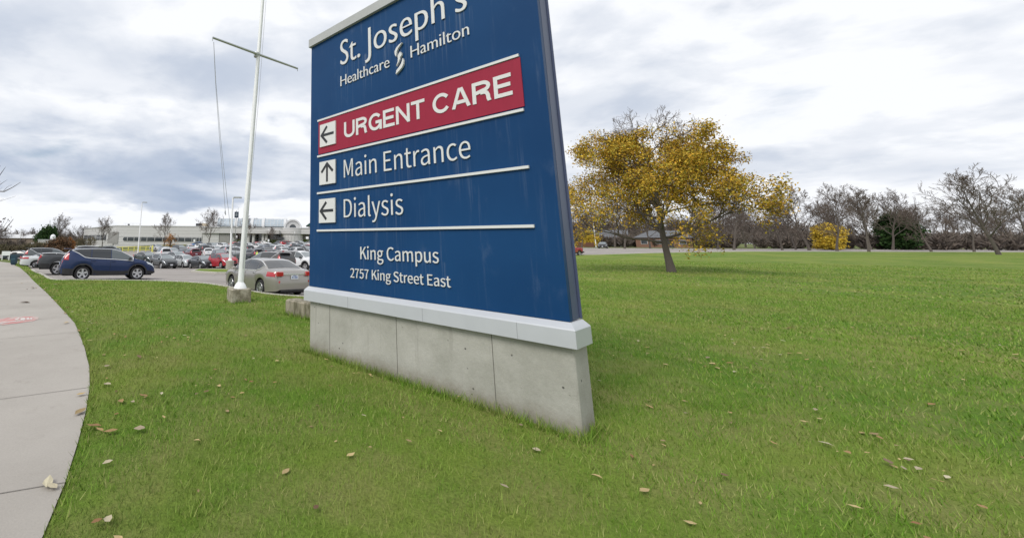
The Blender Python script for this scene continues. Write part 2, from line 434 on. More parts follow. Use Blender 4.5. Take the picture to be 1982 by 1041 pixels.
def ribbon(pts, w, off, material, name, step=.6, parent=None, kind='structure', mb=None):
    p = np.array(dens(pts, step, False)); n = len(p)
    t = np.gradient(p, axis=0); t /= np.linalg.norm(t, axis=1)[:, None] + 1e-9; nn = np.c_[-t[:, 1], t[:, 0]]
    a, b = p + nn * w / 2, p - nn * w / 2
    m = mb or MB(); m.add(np.concatenate([np.c_[a, Tv(a) + off], np.c_[b, Tv(b) + off]]), [(i, i + 1, n + i + 1, n + i) for i in range(n - 1)])
    return None if mb else tag(m.build(name, material, parent), kind=kind)

# kerb between the lawn and the car park, and the edge of the path, read off the photograph
def gp(px, py, off=LAWN): return tuple(ground_at(px, py, off)[:2])
KL = gp(62, 522)
kerb_line = [KL, gp(82, 531), gp(101, 540.5), gp(150, 541.5), gp(220, 542), gp(300, 543.5), gp(380, 547), gp(430, 553), gp(480, 562), gp(530, 570), gp(590, 574)]
kerb_line = smooth_line(kerb_line, 4)
k_end = kerb_line[-1]
east = [(3.0, 15.6), (7.5, 16.6), (12, 20.5), (17, 29), (24, 42), (31, 54), (37, 62.0), gp(1112, 495, 0.0), gp(1150, 493), gp(1200, 491.5), (75, 72), (110, 73), (200, 74)]
path_right = [gp(20, 509), gp(28, 513), gp(38, 518), gp(50, 528), gp(60, 539), gp(78, 556), gp(95, 572), gp(120, 599), gp(145, 627)]
path_right = smooth_line(path_right, 4) + smooth_line([gp(145, 627), (-2.9, 5.9), (-1.9, 3.8), (-1.35, 2.2), (-1.0, 0.5), (-.8, -3), (-.7, -14)], 3)[1:]
west = [gp(45, 507, 0.0), (-37, 56), (-52, 76), (-78, 100)]
lot_poly = [p for p in kerb_line] + east + [(200, 106), (98, 104), (62, 103), (44, 109), (34, 124), (18, 131), (-24, 131), (-27, 118), (-28, 99), (-46, 99), (-62, 110), (-80, 112)] + list(reversed(west))
region('car_park', lot_poly, 0.0, M['asphalt'])
lawn_poly = list(reversed(kerb_line)) + [tuple(p) for p in path_right] + [(20, -14), (60, -14), (120, 10), (200, 40)] + list(reversed(east))
lawn_poly = [p for i, p in enumerate(lawn_poly) if i == 0 or np.hypot(p[0] - lawn_poly[i - 1][0], p[1] - lawn_poly[i - 1][1]) > 1e-3]
lawn = region('lawn', lawn_poly, LAWN, M['grass'])
path_poly = [tuple(p) for p in path_right] + [(-9, -14), (-10, 2), (-15, 12), (-24, 22), (-34, 32), (-60, 46), (-75, 56), gp(-160, 513), gp(0, 506.5)]
path = region('path', path_poly, LAWN + .012, M['path'])
strip(kerb_line + east[:9], .16, LAWN + .03, .22, M['kerb'], 'kerb')
# everything beyond: one coarse sheet out to the horizon
gx = np.concatenate([[-6000, -2500, -1200, -700], np.arange(-400, 401, 4.0), [700, 1200, 2500, 6000]])
g = np.array(np.meshgrid(gx, gx)).reshape(2, -1).T; nx = len(gx)
cl = np.clip(g, -330, 330); z = Tv(cl) + .05
ins = inside(lot_poly, g) | inside(lawn_poly, g) | inside(path_poly, g)
near = (np.abs(g[:, 0]) < 60) & (g[:, 1] < 60) & (g[:, 1] > -14)
z[ins] -= .5
m = MB(); m.add(np.c_[g, z], [(j * nx + i, j * nx + i + 1, (j + 1) * nx + i + 1, (j + 1) * nx + i) for j in range(nx - 1) for i in range(nx - 1)])
tag(m.build('ground', M['soil'], smooth=40), kind='structure')
# path joints and the worn painted mark
M['joint'] = mat('joint_dark', (.23, .21, .19), .95)
pc = np.array(path_right); mb = MB()
for i in range(6, len(pc) - 2, 3):
    t = pc[i + 1] - pc[i - 1]; t = t / (np.linalg.norm(t) + 1e-9); nrm = np.array([t[1], -t[0]])
    a = pc[i]; b = a + np.array([-abs(nrm[0]), -nrm[1] * np.sign(nrm[0])]) * 4.2
    ribbon([a, b], .009, LAWN + .0165, None, '', mb=mb)
tag(mb.build('path_joints', M['joint']), kind='structure')
M['pink'] = mat('worn_pink_paint', (.50, .19, .185), .9, col2=(.44, .38, .345), scale=6, var=.1)
M['mark'] = mat('worn_white_paint', (.62, .60, .57), .9, col2=(.47, .43, .40), scale=30)
def painted(name, polys, off, material, label, parent=None):
    m = MB()
    for pl in polys:
        ps = [gp(px, py, LAWN + .012) for px, py in pl]; b = dens(ps, .25)
        v, e, f, *_ = delaunay_2d_cdt([Vector(p) for p in b], [], [list(range(len(b)))], 1, 1e-6)
        xy = np.array([(q.x, q.y) for q in v]); m.add(np.c_[xy, Tv(xy) + off], [tuple(t) for t in f])
    o = m.build(name, material, parent); return tag(o, kind='structure')
painted('path_marking_pink', [[(-30, 627), (-30, 622), (0, 617), (28, 613.5), (66, 612.5), (75, 614), (74, 618), (62, 622), (30, 626), (5, 629)]], LAWN + .016, M['pink'], '')
painted('path_marking_white', [[(-30, 631), (0, 624.6), (31, 620.9), (31, 622.2), (0, 626.4), (-30, 633)],
                               [(27, 618.2), (36, 615.2), (38, 616.6), (33, 619.4)], [(38.5, 619.8), (41, 616.2), (47, 615.4), (50, 618), (46, 620.4)],
                               [(50.5, 618.6), (52, 615.4), (56, 615), (57.5, 618.4), (54, 619)], [(57.8, 618), (58.5, 615), (62.5, 615.2), (62, 618.8)]], LAWN + .020, M['mark'], '')
# painted bay lines on the car park (lot axes turned 30 degrees)
e1 = np.array([math.cos(rad(31)), math.sin(rad(31))]); e2 = np.array([-e1[1], e1[0]])
mb = MB()
def bay(p, d, L): ribbon([p, np.array(p) + d * L], .11, .004, None, '', mb=mb)
s0 = np.array(gp(150, 538.5, 0.0))
for i in range(-1, 5): bay(s0 + e2 * 2.8 * i - e1 * 1.6, e1, 5.6)
s1 = np.array(gp(592, 566, 0.0))
for i in range(-1, 2): bay(s1 + e1 * 2.75 * i - e2 * .6, e2, 5.4)
s2 = np.array(gp(400, 521, 0.0)) + e1 * 1.2
for i in range(-6, 7): bay(s2 + e1 * 2.75 * i, e2, 10.8)
s3 = s2 + e2 * 19
for i in range(-7, 9): bay(s3 + e1 * 2.75 * i, e2, 10.8)
tag(mb.build('parking_lines', M['line_white']), kind='structure')
# small kerbed island with the lamp base
isl = [gp(372, 527, 0.0), gp(420, 530.5, 0.0), gp(447, 530.5, 0.0), gp(463, 526, 0.0), gp(452, 523.5, 0.0), gp(420, 523, 0.0), gp(384, 523, 0.0)]
isl = [tuple(p) for p in isl]
region('island_grass', isl, .13, M['grass'], step=.5); strip(isl, .2, .15, .2, M['kerb'], 'island_kerb', closed=True, step=.5)

# ------------------------------------------------------------------ grass blades and fallen leaves
def blades():
    rng = np.random.default_rng(5); V = []; 
    def scatter(r0, r1, per, h, w, az0, az1):
        area = .5 * (r1 * r1 - r0 * r0) * (az1 - az0); n = int(area * per)
        r = np.sqrt(rng.uniform(r0 * r0, r1 * r1, n)); a = rng.uniform(az0, az1, n)
        p = np.c_[r * np.sin(a), r * np.cos(a)]; p = p[inside(lawn_poly, p)]
        return p, h, w
    out = []
    for (r0, r1, per, h, w) in ((1.6, 4, 2600, .042, .0045), (4, 7, 1500, .045, .007), (7, 12, 620, .048, .011), (12, 24, 400, .05, .018), (24, 62, 36, .055, .05)):
        p, h, w = scatter(r0, r1, per, h, w, rad(-42), rad(66)); out.append((p, h, w))
    vs = []
    for p, h, w in out:
        n = len(p); z = Tv(p) + LAWN - .004
        hh = h * rng.uniform(.5, 1.35, n); a = rng.uniform(0, 6.283, n); lean = rng.uniform(.1, .9, n) * hh; la = rng.uniform(0, 6.283, n)
        dx, dy = np.cos(a) * w / 2, np.sin(a) * w / 2
        b0 = np.c_[p[:, 0] - dx, p[:, 1] - dy, z]; b1 = np.c_[p[:, 0] + dx, p[:, 1] + dy, z]
        tp = np.c_[p[:, 0] + np.cos(la) * lean, p[:, 1] + np.sin(la) * lean, z + hh]
        vs.append(np.stack([b0, b1, tp], 1).reshape(-1, 3))
    def tufts(cs, per, hh, sp, wd):
        for (x, y) in cs:
            p = np.c_[rng.normal(x, sp, per), rng.normal(y, sp, per)]; p = p[inside(lawn_poly, p)]; n = len(p)
            if not n: continue
            z = Tv(p) + LAWN - .004; h = hh * rng.uniform(.4, 1.3, n); a = rng.uniform(0, 6.283, n); la = rng.uniform(0, 6.283, n); ln = h * rng.uniform(.2, .9, n)
            dx, dy = np.cos(a) * wd / 2, np.sin(a) * wd / 2
            vs.append(np.stack([np.c_[p[:, 0] - dx, p[:, 1] - dy, z], np.c_[p[:, 0] + dx, p[:, 1] + dy, z], np.c_[p[:, 0] + np.cos(la) * ln, p[:, 1] + np.sin(la) * ln, z + h]], 1).reshape(-1, 3))
    r = np.sqrt(rng.uniform(2 ** 2, 16 ** 2, 620)); a = rng.uniform(rad(-42), rad(66), 620)
    tufts(np.c_[r * np.sin(a), r * np.cos(a)], 34, .066, .08, .008)
    e = np.array([math.cos(rad(-50.527)), math.sin(rad(-50.527))]); nb = np.array([e[1], -e[0]]) * -1
    edge = [np.array([.0088, 6.8855]) + e * t - np.array([-e[1], e[0]]) * .085 for t in np.arange(-.05, 3.85, .05)] + [np.array([.0088, 6.8855]) + e * 3.80 + np.array([-e[1], e[0]]) * t for t in np.arange(-.08, .4, .05)]
    tufts(edge, 26, .11, .03, .007)
    fp_ = at(462, 580, 12.6); tufts([(fp_[0] + .34 * math.cos(t), fp_[1] + .34 * math.sin(t)) for t in np.linspace(0, 6.28, 16)], 22, .11, .05, .012)
    wl_ = ground_at(551, 608, LAWN)[:2]; tufts([wl_ + e * t - np.array([-e[1], e[0]]) * .03 for t in np.arange(0, 3.4, .1)], 26, .12, .04, .011)
    pr_ = np.array(path_right); tufts([p + np.array([.03, .01]) for p in np.array(dens(path_right, .12, False)) if 1 < np.hypot(*p) < 22], 16, .07, .035, .009)
    vs = np.concatenate(vs); f = np.arange(len(vs)).reshape(-1, 3)
    m = mat('grass_blade', (.1, .14, .03), .7, spec=.25); island_ramp(m, [(.080, .182, .012), (.125, .250, .020), (.172, .298, .032), (.215, .31, .05), (.35, .33, .14)])
    k = N(m.node_tree); b = m.node_tree.nodes['Principled BSDF']; src = b.inputs['Base Color'].links[0].from_socket
    p = k.new('ShaderNodeTexCoord').outputs['Object']
    c = k.mix(k.math('MULTIPLY', k.ramp(k.noise(p, .45, 6, .65), .42, .68), .55), src, (.295, .285, .09, 1))
    c = k.mix(k.math('MULTIPLY', k.ramp(k.noise(p, .9, 5, .6), .56, .70), .55), c, (.075, .165, .022, 1))
    c = k.mix(k.math('MULTIPLY', k.ramp(k.noise(p, 2.1, 6, .7), .60, .74), .60), c, (.33, .28, .13, 1)); k.link(c, b.inputs['Base Color'])
    return tag(np_mesh('grass', vs, f, m), kind='stuff')
blades()
def leaves():
    rng = np.random.default_rng(11); vs = []; fs = []
    def leaf(x, y, z, s):
        a = rng.uniform(0, 6.28); ca, sa = math.cos(a), math.sin(a); c1, c2 = rng.uniform(.1, .45, 2) * s
        prof = [(-1, 0, 0), (-.35, .5, c1), (.35, .45, c1), (1, 0, c2), (.35, -.45, c1 * .6), (-.35, -.5, c1 * .6)]
        b = len(vs)
        for u, v, h in prof: vs.append((x + s * (u * ca - v * sa), y + s * (u * sa + v * ca), z + .012 + h * .8))
        fs.append((b, b + 1, b + 2, b + 3)); fs.append((b, b + 3, b + 4, b + 5))
    n = 0
    while n < 620:
        r = math.sqrt(rng.uniform(2.2 ** 2, 30 ** 2)) if n > 150 else rng.uniform(3, 14); a = rng.uniform(rad(-40), rad(64)); x, y = r * math.sin(a), r * math.cos(a)
        if not inside(lawn_poly, [(x, y)])[0]: 
            if rng.random() > .05: continue
        leaf(x, y, T(x, y) + LAWN + rng.uniform(.0, .03), rng.uniform(.016, .042)); n += 1
    pr = np.array(path_right)
    for i in range(110):       # drift of leaves along the edge of the path
        q = pr[rng.integers(2, len(pr) - 5)]; x, y = q + rng.normal(0, .16, 2) + np.array([.12, .05]); leaf(x, y, T(x, y) + LAWN + .02, rng.uniform(.03, .07))
    for i in range(26):        # loose drifts on the lawn, half sunk in the blades
        r = math.sqrt(rng.uniform(3 ** 2, 15 ** 2)); a = rng.uniform(rad(-36), rad(60)); cx, cy = r * math.sin(a), r * math.cos(a); sg = rng.uniform(.15, .5)
        for j in range(rng.integers(4, 15)):
            x, y = rng.normal(cx, sg), rng.normal(cy, sg)
            if inside(lawn_poly, [(x, y)])[0]: leaf(x, y, T(x, y) + LAWN + rng.uniform(.0, .03), rng.uniform(.012, .045))
    for px, py, s in ((64, 559, .12), (48, 587, .13), (70, 558, .06), (20, 569, .05), (15, 590, .04), (42, 549, .05), (52, 560, .05), (112, 552, .13), (107, 551, .1)):
        q = ground_at(px, py, LAWN); leaf(q[0], q[1], q[2], s)
    m = mat('dry_leaf', (.3, .2, .1), .8); island_ramp(m, [(.20, .10, .04), (.34, .22, .09), (.46, .36, .17), (.13, .07, .035), (.52, .47, .33)])
    mb = MB(); mb.add(vs, fs); tag(mb.build('fallen_leaves', m), kind='stuff')
leaves()
# ------------------------------------------------------------------ the hospital entrance sign
SX, SY, SYAW, SW = 0.0088, 6.8855, rad(-50.527), 3.756
g0 = T(1.2, 5.4) + LAWN
h0 = EYE[2] - 0.70 - g0             # height of the panel's lower edge above the lawn
sign = empty('entrance_sign', (SX, SY, g0), SYAW, 'large dark blue hospital direction sign with white lettering on a concrete base', 'sign')
def sign_blue():
    m = mat('sign_blue', (.012, .047, .135), .42, spec=.16); k = N(m.node_tree); b = m.node_tree.nodes['Principled BSDF']
    p = k.new('ShaderNodeTexCoord').outputs['Object']; x, y, z = k.sep(p)
    st = k.noise(k.xyz(k.math('MULTIPLY', x, 16), 0, k.math('MULTIPLY', z, .55)), 1.0, 5, .7)
    st2 = k.noise(k.xyz(k.math('MULTIPLY', x, 5), 3, k.math('MULTIPLY', z, .8)), 1.0, 5, .65)
    base = k.mix(k.ramp(k.noise(p, .7, 4, .5), .3, .7), (.0055, .043, .132, 1), (.0085, .055, .158, 1))
    streak = k.math('MULTIPLY', k.ramp(st, .50, .74), k.ramp(st2, .45, .66))
    # drips are strongest just below each run of raised letters
    def drip(top, length, u0, u1):
        f = k.math('MULTIPLY', k.ramp(z, top - length, top), k.math('SUBTRACT', 1.0, k.ramp(z, top, top + .03)))
        return k.math('MULTIPLY', f, k.math('MULTIPLY', k.ramp(x, u0 - .05, u0), k.math('SUBTRACT', 1.0, k.ramp(x, u1, u1 + .05))))
    d = drip(3.50, .78, .75, 3.0)
    for a in ((2.30, .5, .8, 3.4), (1.68, .5, .8, 2.9), (1.06, .6, .8, 1.95), (.46, .5, 1.1, 2.5)): d = k.math('MAXIMUM', d, k.math('MULTIPLY', drip(*a), .45))
    fine = k.ramp(k.noise(k.xyz(k.math('MULTIPLY', x, 34), 1, k.math('MULTIPLY', z, .35)), 1.0, 3, .6), .52, .70)
    a = k.math('ADD', k.math('MULTIPLY', streak, .26), k.math('MULTIPLY', k.math('MULTIPLY', d, fine), .50))
    blot = k.math('MULTIPLY', k.ramp(k.noise(k.xyz(k.math('MULTIPLY', x, 2.2), 8, k.math('MULTIPLY', z, 1.1)), 1.0, 7, .7), .56, .80), .22)
    c = k.mix(k.math('ADD', a, blot), base, (.20, .25, .34, 1))
    k.link(c, b.inputs['Base Color']); r = k.math('ADD', .40, k.math('MULTIPLY', a, .8)); k.link(r, b.inputs['Roughness']); return m
M['sblue'] = sign_blue()
M['sside'] = mat('sign_side_blue', (.085, .105, .185), .42, 0, var=.1, scale=2, spec=.3)
M['sdark'] = mat('sign_rebate', (.01, .018, .05), .5)
M['sred'] = mat('sign_red', (.300, .019, .046), .5, var=.10, scale=2.5, stretch=(6, 1, .6), spec=.25)
M['swhite'] = mat('sign_letter_white', (.67, .675, .665), .5, var=.05, scale=2)
M['sarrow'] = mat('sign_arrow_black', (.022, .024, .028), .5)
M['strim'] = mat('pale_grey_trim', (.52, .54, .57), .4, .15, var=.07, scale=2.5)
M['scap'] = mat('cap_grey', (.42, .43, .42), .5, .1, var=.12, scale=3)
M['joint_grey'] = mat('joint_grey', (.25, .26, .28), .7)
def sign_conc():
    m = mat('sign_base_concrete', (.40, .39, .35), .92); k = N(m.node_tree); b = m.node_tree.nodes['Principled BSDF']
    p = k.new('ShaderNodeTexCoord').outputs['Object']
    c = k.mix(k.ramp(k.noise(p, 1.6, 7, .65), .3, .7), (.33, .325, .285, 1), (.44, .43, .39, 1))
    vo = k.new('ShaderNodeTexVoronoi'); vo.inputs['Scale'].default_value = 9; k.link(p, vo.inputs['Vector'])
    pit = k.math('MULTIPLY', k.math('SUBTRACT', 1.0, k.ramp(vo.outputs['Distance'], .05, .13)), k.ramp(k.noise(p, 3, 2), .5, .56))
    c = k.mix(pit, c, (.10, .10, .09, 1)); f = k.math('ADD', .85, k.math('MULTIPLY', k.noise(p, 60, 4, .7), .3)); c = k.mix(1.0, c, k.xyz(f, f, f), 'MULTIPLY')
    z = k.sep(p)[2]; x = k.sep(p)[0]
    spl = k.math('MULTIPLY', k.math('SUBTRACT', 1.0, k.ramp(k.math('ADD', z, k.math('MULTIPLY', k.noise(p, 7, 5, .7), .22)), .12, .34)), .55); c = k.mix(spl, c, (.16, .13, .075, 1))
    run = k.math('MULTIPLY', k.ramp(k.noise(k.xyz(k.math('MULTIPLY', x, 9), 0, k.math('MULTIPLY', z, .5)), 1.0, 5, .7), .56, .72), .35); c = k.mix(run, c, (.22, .21, .18, 1))
    k.link(c, b.inputs['Base Color']); bn = k.new('ShaderNodeBump'); bn.inputs['Strength'].default_value = .5; bn.inputs['Distance'].default_value = .01
    k.link(k.math('SUBTRACT', k.noise(p, 25, 6, .7), pit), bn.inputs['Height']); k.link(bn.outputs[0], b.inputs['Normal']); return m
M['sconc'] = sign_conc(); M['joint_dark2'] = mat('joint_concrete', (.12, .115, .10), .95)
TH = .27; PT = 4.10                 # thickness and height of the blue panel
panel = MB().box((SW / 2, .03, PT / 2), (SW, .06, PT)).build('panel', M['sblue'], sign); panel.location = (0, 0, h0)
mb = MB().box((SW / 2, TH / 2, PT / 2), (SW - .06, TH - .124, PT))
core = mb.build('panel_core', M['sdark'], sign); core.location = (0, 0, h0)
for u in (SW - .018, .018):
    sp = MB().box((u, TH / 2 + .022, PT / 2 - .01), (.03, TH - .112, PT - .03)).build('side_panel', M['sside'], sign); sp.location = (0, 0, h0)
for u, v in ((SW - .012, .0645), (.012, .0645)):
    tr = MB().box((u, v, PT / 2 - .01), (.018, .008, PT - .03)).build('edge_trim', M['strim'], sign); tr.location = (0, 0, h0)
for u in (SW - .004, .004):
    tr = MB().box((u, TH - .004, PT / 2 - .01), (.034, .016, PT - .03)).build('edge_trim', M['strim'], sign) if False else MB().box((u, TH - .004, PT / 2 - .01), (.034, .016, PT - .03)).build('edge_trim', M['sside'], sign); tr.location = (0, 0, h0)
bp_ = MB().box((SW / 2, TH - .034, PT / 2), (SW - .07, .05, PT)).build('back_panel', M['sblue'], sign); bp_.location = (0, 0, h0)
cap = MB(); cap.bbox((SW / 2, TH / 2, .075), (SW + .06, TH + .10, .15), .008); cp_ = cap.build('top_cap', M['scap'], sign, smooth=25); cp_.location = (0, 0, h0 + PT)
# pale metal ledge with its sloping top, over the concrete base
def ledge():
    mb = MB(); x0, x1, yf, yb = -.04, SW + .06, -.078, TH + .05
    rings = [(x0 + .03, x1 - .03, yf + .03, yb - .03, -.215), (x0, x1, yf, yb, -.215), (x0, x1, yf, yb, -.062), (x0 + .006, x1 - .006, yf + .006, yb - .006, -.050), (.0 - .01, SW + .01, -.012, TH + .012, -.004), (.0 + .05, SW - .05, .05, TH - .05, -.004)]
    vs = []; fs = []
    for a, b, c, d, z in rings: vs += [(a, c, z), (b, c, z), (b, d, z), (a, d, z)]
    for r in range(len(rings) - 1):
        for i in range(4): j = (i + 1) % 4; fs.append((r * 4 + i, r * 4 + j, r * 4 + 4 + j, r * 4 + 4 + i))
    fs.append((3, 2, 1, 0)); q = (len(rings) - 1) * 4; fs.append((q, q + 1, q + 2, q + 3))
    mb.add(vs, fs); o = mb.build('ledge', M['strim'], sign, smooth=20); o.location = (0, 0, h0)
    for u in (.95, 2.2, 3.3): MB().box((u, -.0775, -.137), (.003, .004, .150)).build('ledge_joint', M['joint_grey'], o)
    return o
ledge()
bh = h0 - .205
mb = MB().bbox((SW / 2 + .02, TH / 2 + .02, bh / 2 - .2), (SW - .02, TH + .06, bh + .4), .012)
base = mb.build('concrete_base', M['sconc'], sign)
for u in (.50, 1.75, 3.0): MB().box((u, -.0095, bh / 2), (.006, .006, bh - .03)).build('base_joint', M['joint_dark2'], base)
# red band, dividers
rb = MB().box((1.876, -.006, 2.392), (3.316, .012, .552)).build('red_band', M['sred'], sign); rb.location = (0, 0, h0)
for v in (2.692, 2.080, 1.470, .872):
    o = MB().box((1.862, -.012, v), (3.325, .024, .030)).build('divider_line', M['swhite'], sign); o.location = (0, 0, h0)
# arrow plates
def arrow_plate(uc, vc, up):
    s = .376; o = MB().box((0, -.011, 0), (s, .022, s)).build('arrow_plate', M['swhite'], sign); o.location = (uc, -.010, h0 + vc)
    b = MB(); w = .042
    def bar(a, c, dy):
        a, c = np.array(a), np.array(c); d = (c - a) / np.linalg.norm(c - a); n = np.array([-d[1], d[0]]) * w / 2
        b.slab([tuple(a - n), tuple(c - n), tuple(c + n), tuple(a + n)], -.0255 - dy, -.021)
    if up: bar((0, -.15), (0, .125), 0); bar((-.135, .01), (.012, .155), .0006); bar((.135, .01), (-.012, .155), .0012)
    else: bar((.15, 0), (-.125, 0), 0); bar((-.01, .135), (-.155, -.012), .0006); bar((-.01, -.135), (-.155, .012), .0012)
    b.build('arrow', M['sarrow'], o)
arrow_plate(.463, 2.412, False); arrow_plate(.456, 1.785, True); arrow_plate(.450, 1.178, False)
# lettering
def font(name):
    try: return bpy.data.fonts.load(bpy.utils.system_resource('DATAFILES') + '/fonts/' + name)
    except Exception: return None
F_HUM = font('Noto Sans CJK Regular.woff2')
def text_mesh(body, fnt, bold, spread=0.0, depth=.028, track=1.0):
    """a flat word cut out as thick letters, scaled later; spread widens the upright strokes only"""
    bm_all = []
    for i, dx in enumerate(([0.0] if spread == 0 else [-spread, 0.0, spread])):
        c = bpy.data.curves.new('lettering', 'FONT'); c.body = body; c.offset = bold; c.extrude = .5; c.space_character = track; c.resolution_u = 6
        if fnt: c.font = fnt
        o = bpy.data.objects.new('lettering', c); C.objects.link(o); bpy.context.view_layer.update()
        me = bpy.data.meshes.new_from_object(o.evaluated_get(bpy.context.evaluated_depsgraph_get()))
        v = np.empty(len(me.vertices) * 3, np.float32); me.vertices.foreach_get('co', v); v = v.reshape(-1, 3)
        v[:, 0] += dx; v[:, 2] *= 1 - .02 * i
        bm_all.append((v, [tuple(p.vertices) for p in me.polygons])); bpy.data.objects.remove(o); bpy.data.meshes.remove(me)
    return bm_all
def lettering(body, u0, u1, v0, capv, fnt=None, bold=0.0, spread=0.0, depth=.012, track=1.0, name='lettering', baseline_char='H', mt=None):
    parts = text_mesh(body, fnt, bold, spread, depth, track); ref = text_mesh('H', fnt, bold)[0][0]
    caph = ref[:, 1].max() - ref[:, 1].min(); yb = ref[:, 1].min()
    allv = np.concatenate([p[0] for p in parts]); x0, x1 = allv[:, 0].min(), allv[:, 0].max()
    sx = (u1 - u0) / (x1 - x0); sy = capv / caph
    mb = MB()
    for v, fs in parts: mb.add(np.c_[u0 + (v[:, 0] - x0) * sx, -.006 - depth * (v[:, 2] + .5), v0 + (v[:, 1] - yb) * sy], [tuple(reversed(f)) for f in fs])
    o = mb.build(name, mt or M['swhite'], sign, fix=False); o.location = (0, 0, h0); return o
lettering('St.', .757, 1.195, 3.505, .41, None, -.012, .011)
lettering("Joseph's", 1.30, 2.978, 3.500, .405, None, -.012, .011)
lettering('Healthcare', .757, 1.762, 3.147, .168, None, -.010, .008)
lettering('Hamilton', 2.130, 2.982, 3.152, .168, None, -.010, .008)

def block_letters(body, u0, u1, v0, cap, sw=.172):
    '''heavy grotesque capitals drawn as thick strokes'''
    A_ = np.linspace
    def arc(cx, cy, rx, ry, a0, a1, n=14): return [(cx + rx * math.cos(rad(t)), cy + ry * math.sin(rad(t))) for t in A_(a0, a1, n)]
    h = sw / 2; G = {}
    G['U'] = (.82, [[(h, 1), (h, .36)] + arc(.41, .36, .41 - h, .36 - h, 180, 360)[1:] + [(.82 - h, 1)]])
    G['R'] = (.82, [[(h, 0), (h, 1)], [(h, 1 - h), (.46, 1 - h)] + arc(.46, .73, .245, .27 - h, 90, -90)[1:] + [(h, .46 + h * .0)], [(.36, .46), (.52, .455), (.62, .40), (.665, .28), (.675, .14), (.715, 0)]])
    G['G'] = (.88, [arc(.45, .5, .45 - h, .5 - h, 38, 345, 26), [(.88 - h * .85, 0), (.88 - h * .85, .54)], [(.48, .46), (.88 - h * .1, .46)]])
    G['E'] = (.72, [[(h, 0), (h, 1)], [(h, 1 - h), (.70, 1 - h)], [(h, .51), (.66, .51)], [(h, h), (.72, h)]])
    G['N'] = (.82, [[(h, 0), (h, 1)], [(.82 - h, 0), (.82 - h, 1)], [(h * .95, .98), (.82 - h * .95, .02)]])
    G['T'] = (.74, [[(.37, 0), (.37, 1)], [(0, 1 - h), (.74, 1 - h)]])
    G['C'] = (.86, [arc(.45, .5, .45 - h, .5 - h, 36, 324, 26)])
    G['A'] = (.86, [[(h * .9, 0), (.40, 1.0)], [(.86 - h * .9, 0), (.46, 1.0)], [(.24, .30), (.62, .30)]])
    x = 0; items = []
    for ch in body:
        if ch == ' ': x += .34; continue
        w, st = G[ch]; items.append((x, st)); x += w + (.085 if ch not in 'T' else .07)
    x -= .085; kx = (u1 - u0) / x; mb = MB(); i = 0
    for ox, st in items:
        for pl in st:
            p = np.array([((ox + a) * kx, b * cap) for a, b in pl]); i += 1; w = sw * cap * .5
            t = np.gradient(p, axis=0) if len(p) > 2 else np.array([p[1] - p[0]] * 2); t /= np.linalg.norm(t, axis=1)[:, None]; n = np.c_[-t[:, 1], t[:, 0]] * w
            a, b = p + n, p - n; 
            a[:, 1] = np.clip(a[:, 1], 0, cap); b[:, 1] = np.clip(b[:, 1], 0, cap)
            y = -.020 - .0004 * (i % 4); m = len(p); vs = [(u0 + q[0], y, v0 + q[1]) for q in a] + [(u0 + q[0], y, v0 + q[1]) for q in b] + [(u0 + q[0], -.010, v0 + q[1]) for q in a] + [(u0 + q[0], -.010, v0 + q[1]) for q in b]
            fs = []
            for j in range(m - 1): fs += [(j, j + 1, m + j + 1, m + j), (2 * m + j + 1, 2 * m + j, j, j + 1), (m + j, m + j + 1, 3 * m + j + 1, 3 * m + j)]
            fs += [(0, m, 3 * m, 2 * m), (m - 1, 3 * m - 1, 4 * m - 1, 2 * m - 1)]; mb.add(vs, fs)
    o = mb.build('lettering', M['swhite'], sign, fix=True); o.location = (0, 0, h0)
block_letters('URGENT CARE', .835, 3.430, 2.272, .255)
lettering('Main Entrance', .823, 2.902, 1.660, .272, F_HUM, -.002)
lettering('Dialysis', .817, 1.918, 1.058, .270, F_HUM, -.002)
lettering('King Campus', 1.147, 2.415, .463, .170, F_HUM, 0.0)
lettering('2757 King Street East', .945, 2.556, .200, .126, F_HUM, 0.0)
# the hospital's white emblem: two crescents round a small spark
def emblem():
    def sub(pts, t=8): return smooth_line(pts, t)
    k = 1 / 5.783
    def uvp(X, Y):
        D = ray(590 + X * k, Y * k); n = np.array([-math.sin(SYAW), math.cos(SYAW), 0]); e = np.array([math.cos(SYAW), math.sin(SYAW), 0]); o = np.array([SX, SY, EYE[2] - .7])
        P = EYE + D * (((o - EYE) @ n) / (D @ n)); return ((P - o) @ e, P[2] - o[2])
    polys = [[(1107, 487), (1082, 520), (1058, 556), (1046, 590), (1040, 632), (1036, 644), (1024, 618), (1022, 588), (1036, 552), (1066, 515), (1092, 494)],
             [(1084, 588), (1088, 606), (1102, 600), (1100, 628), (1084, 650), (1082, 672), (1068, 706), (1040, 752), (1058, 700), (1060, 668), (1056, 640), (1068, 612)],
             [(1112, 660), (1124, 690), (1122, 724), (1106, 762), (1074, 802), (1036, 842), (1042, 800), (1068, 766), (1092, 728), (1106, 692)]]
    mb = MB()
    for i, pl in enumerate(polys): mb.slab([uvp(*p) for p in pl], -.036 - .0005 * i, -.006)
    o = mb.build('emblem', M['swhite'], sign, fix=True); o.location = (0, 0, h0)
emblem()

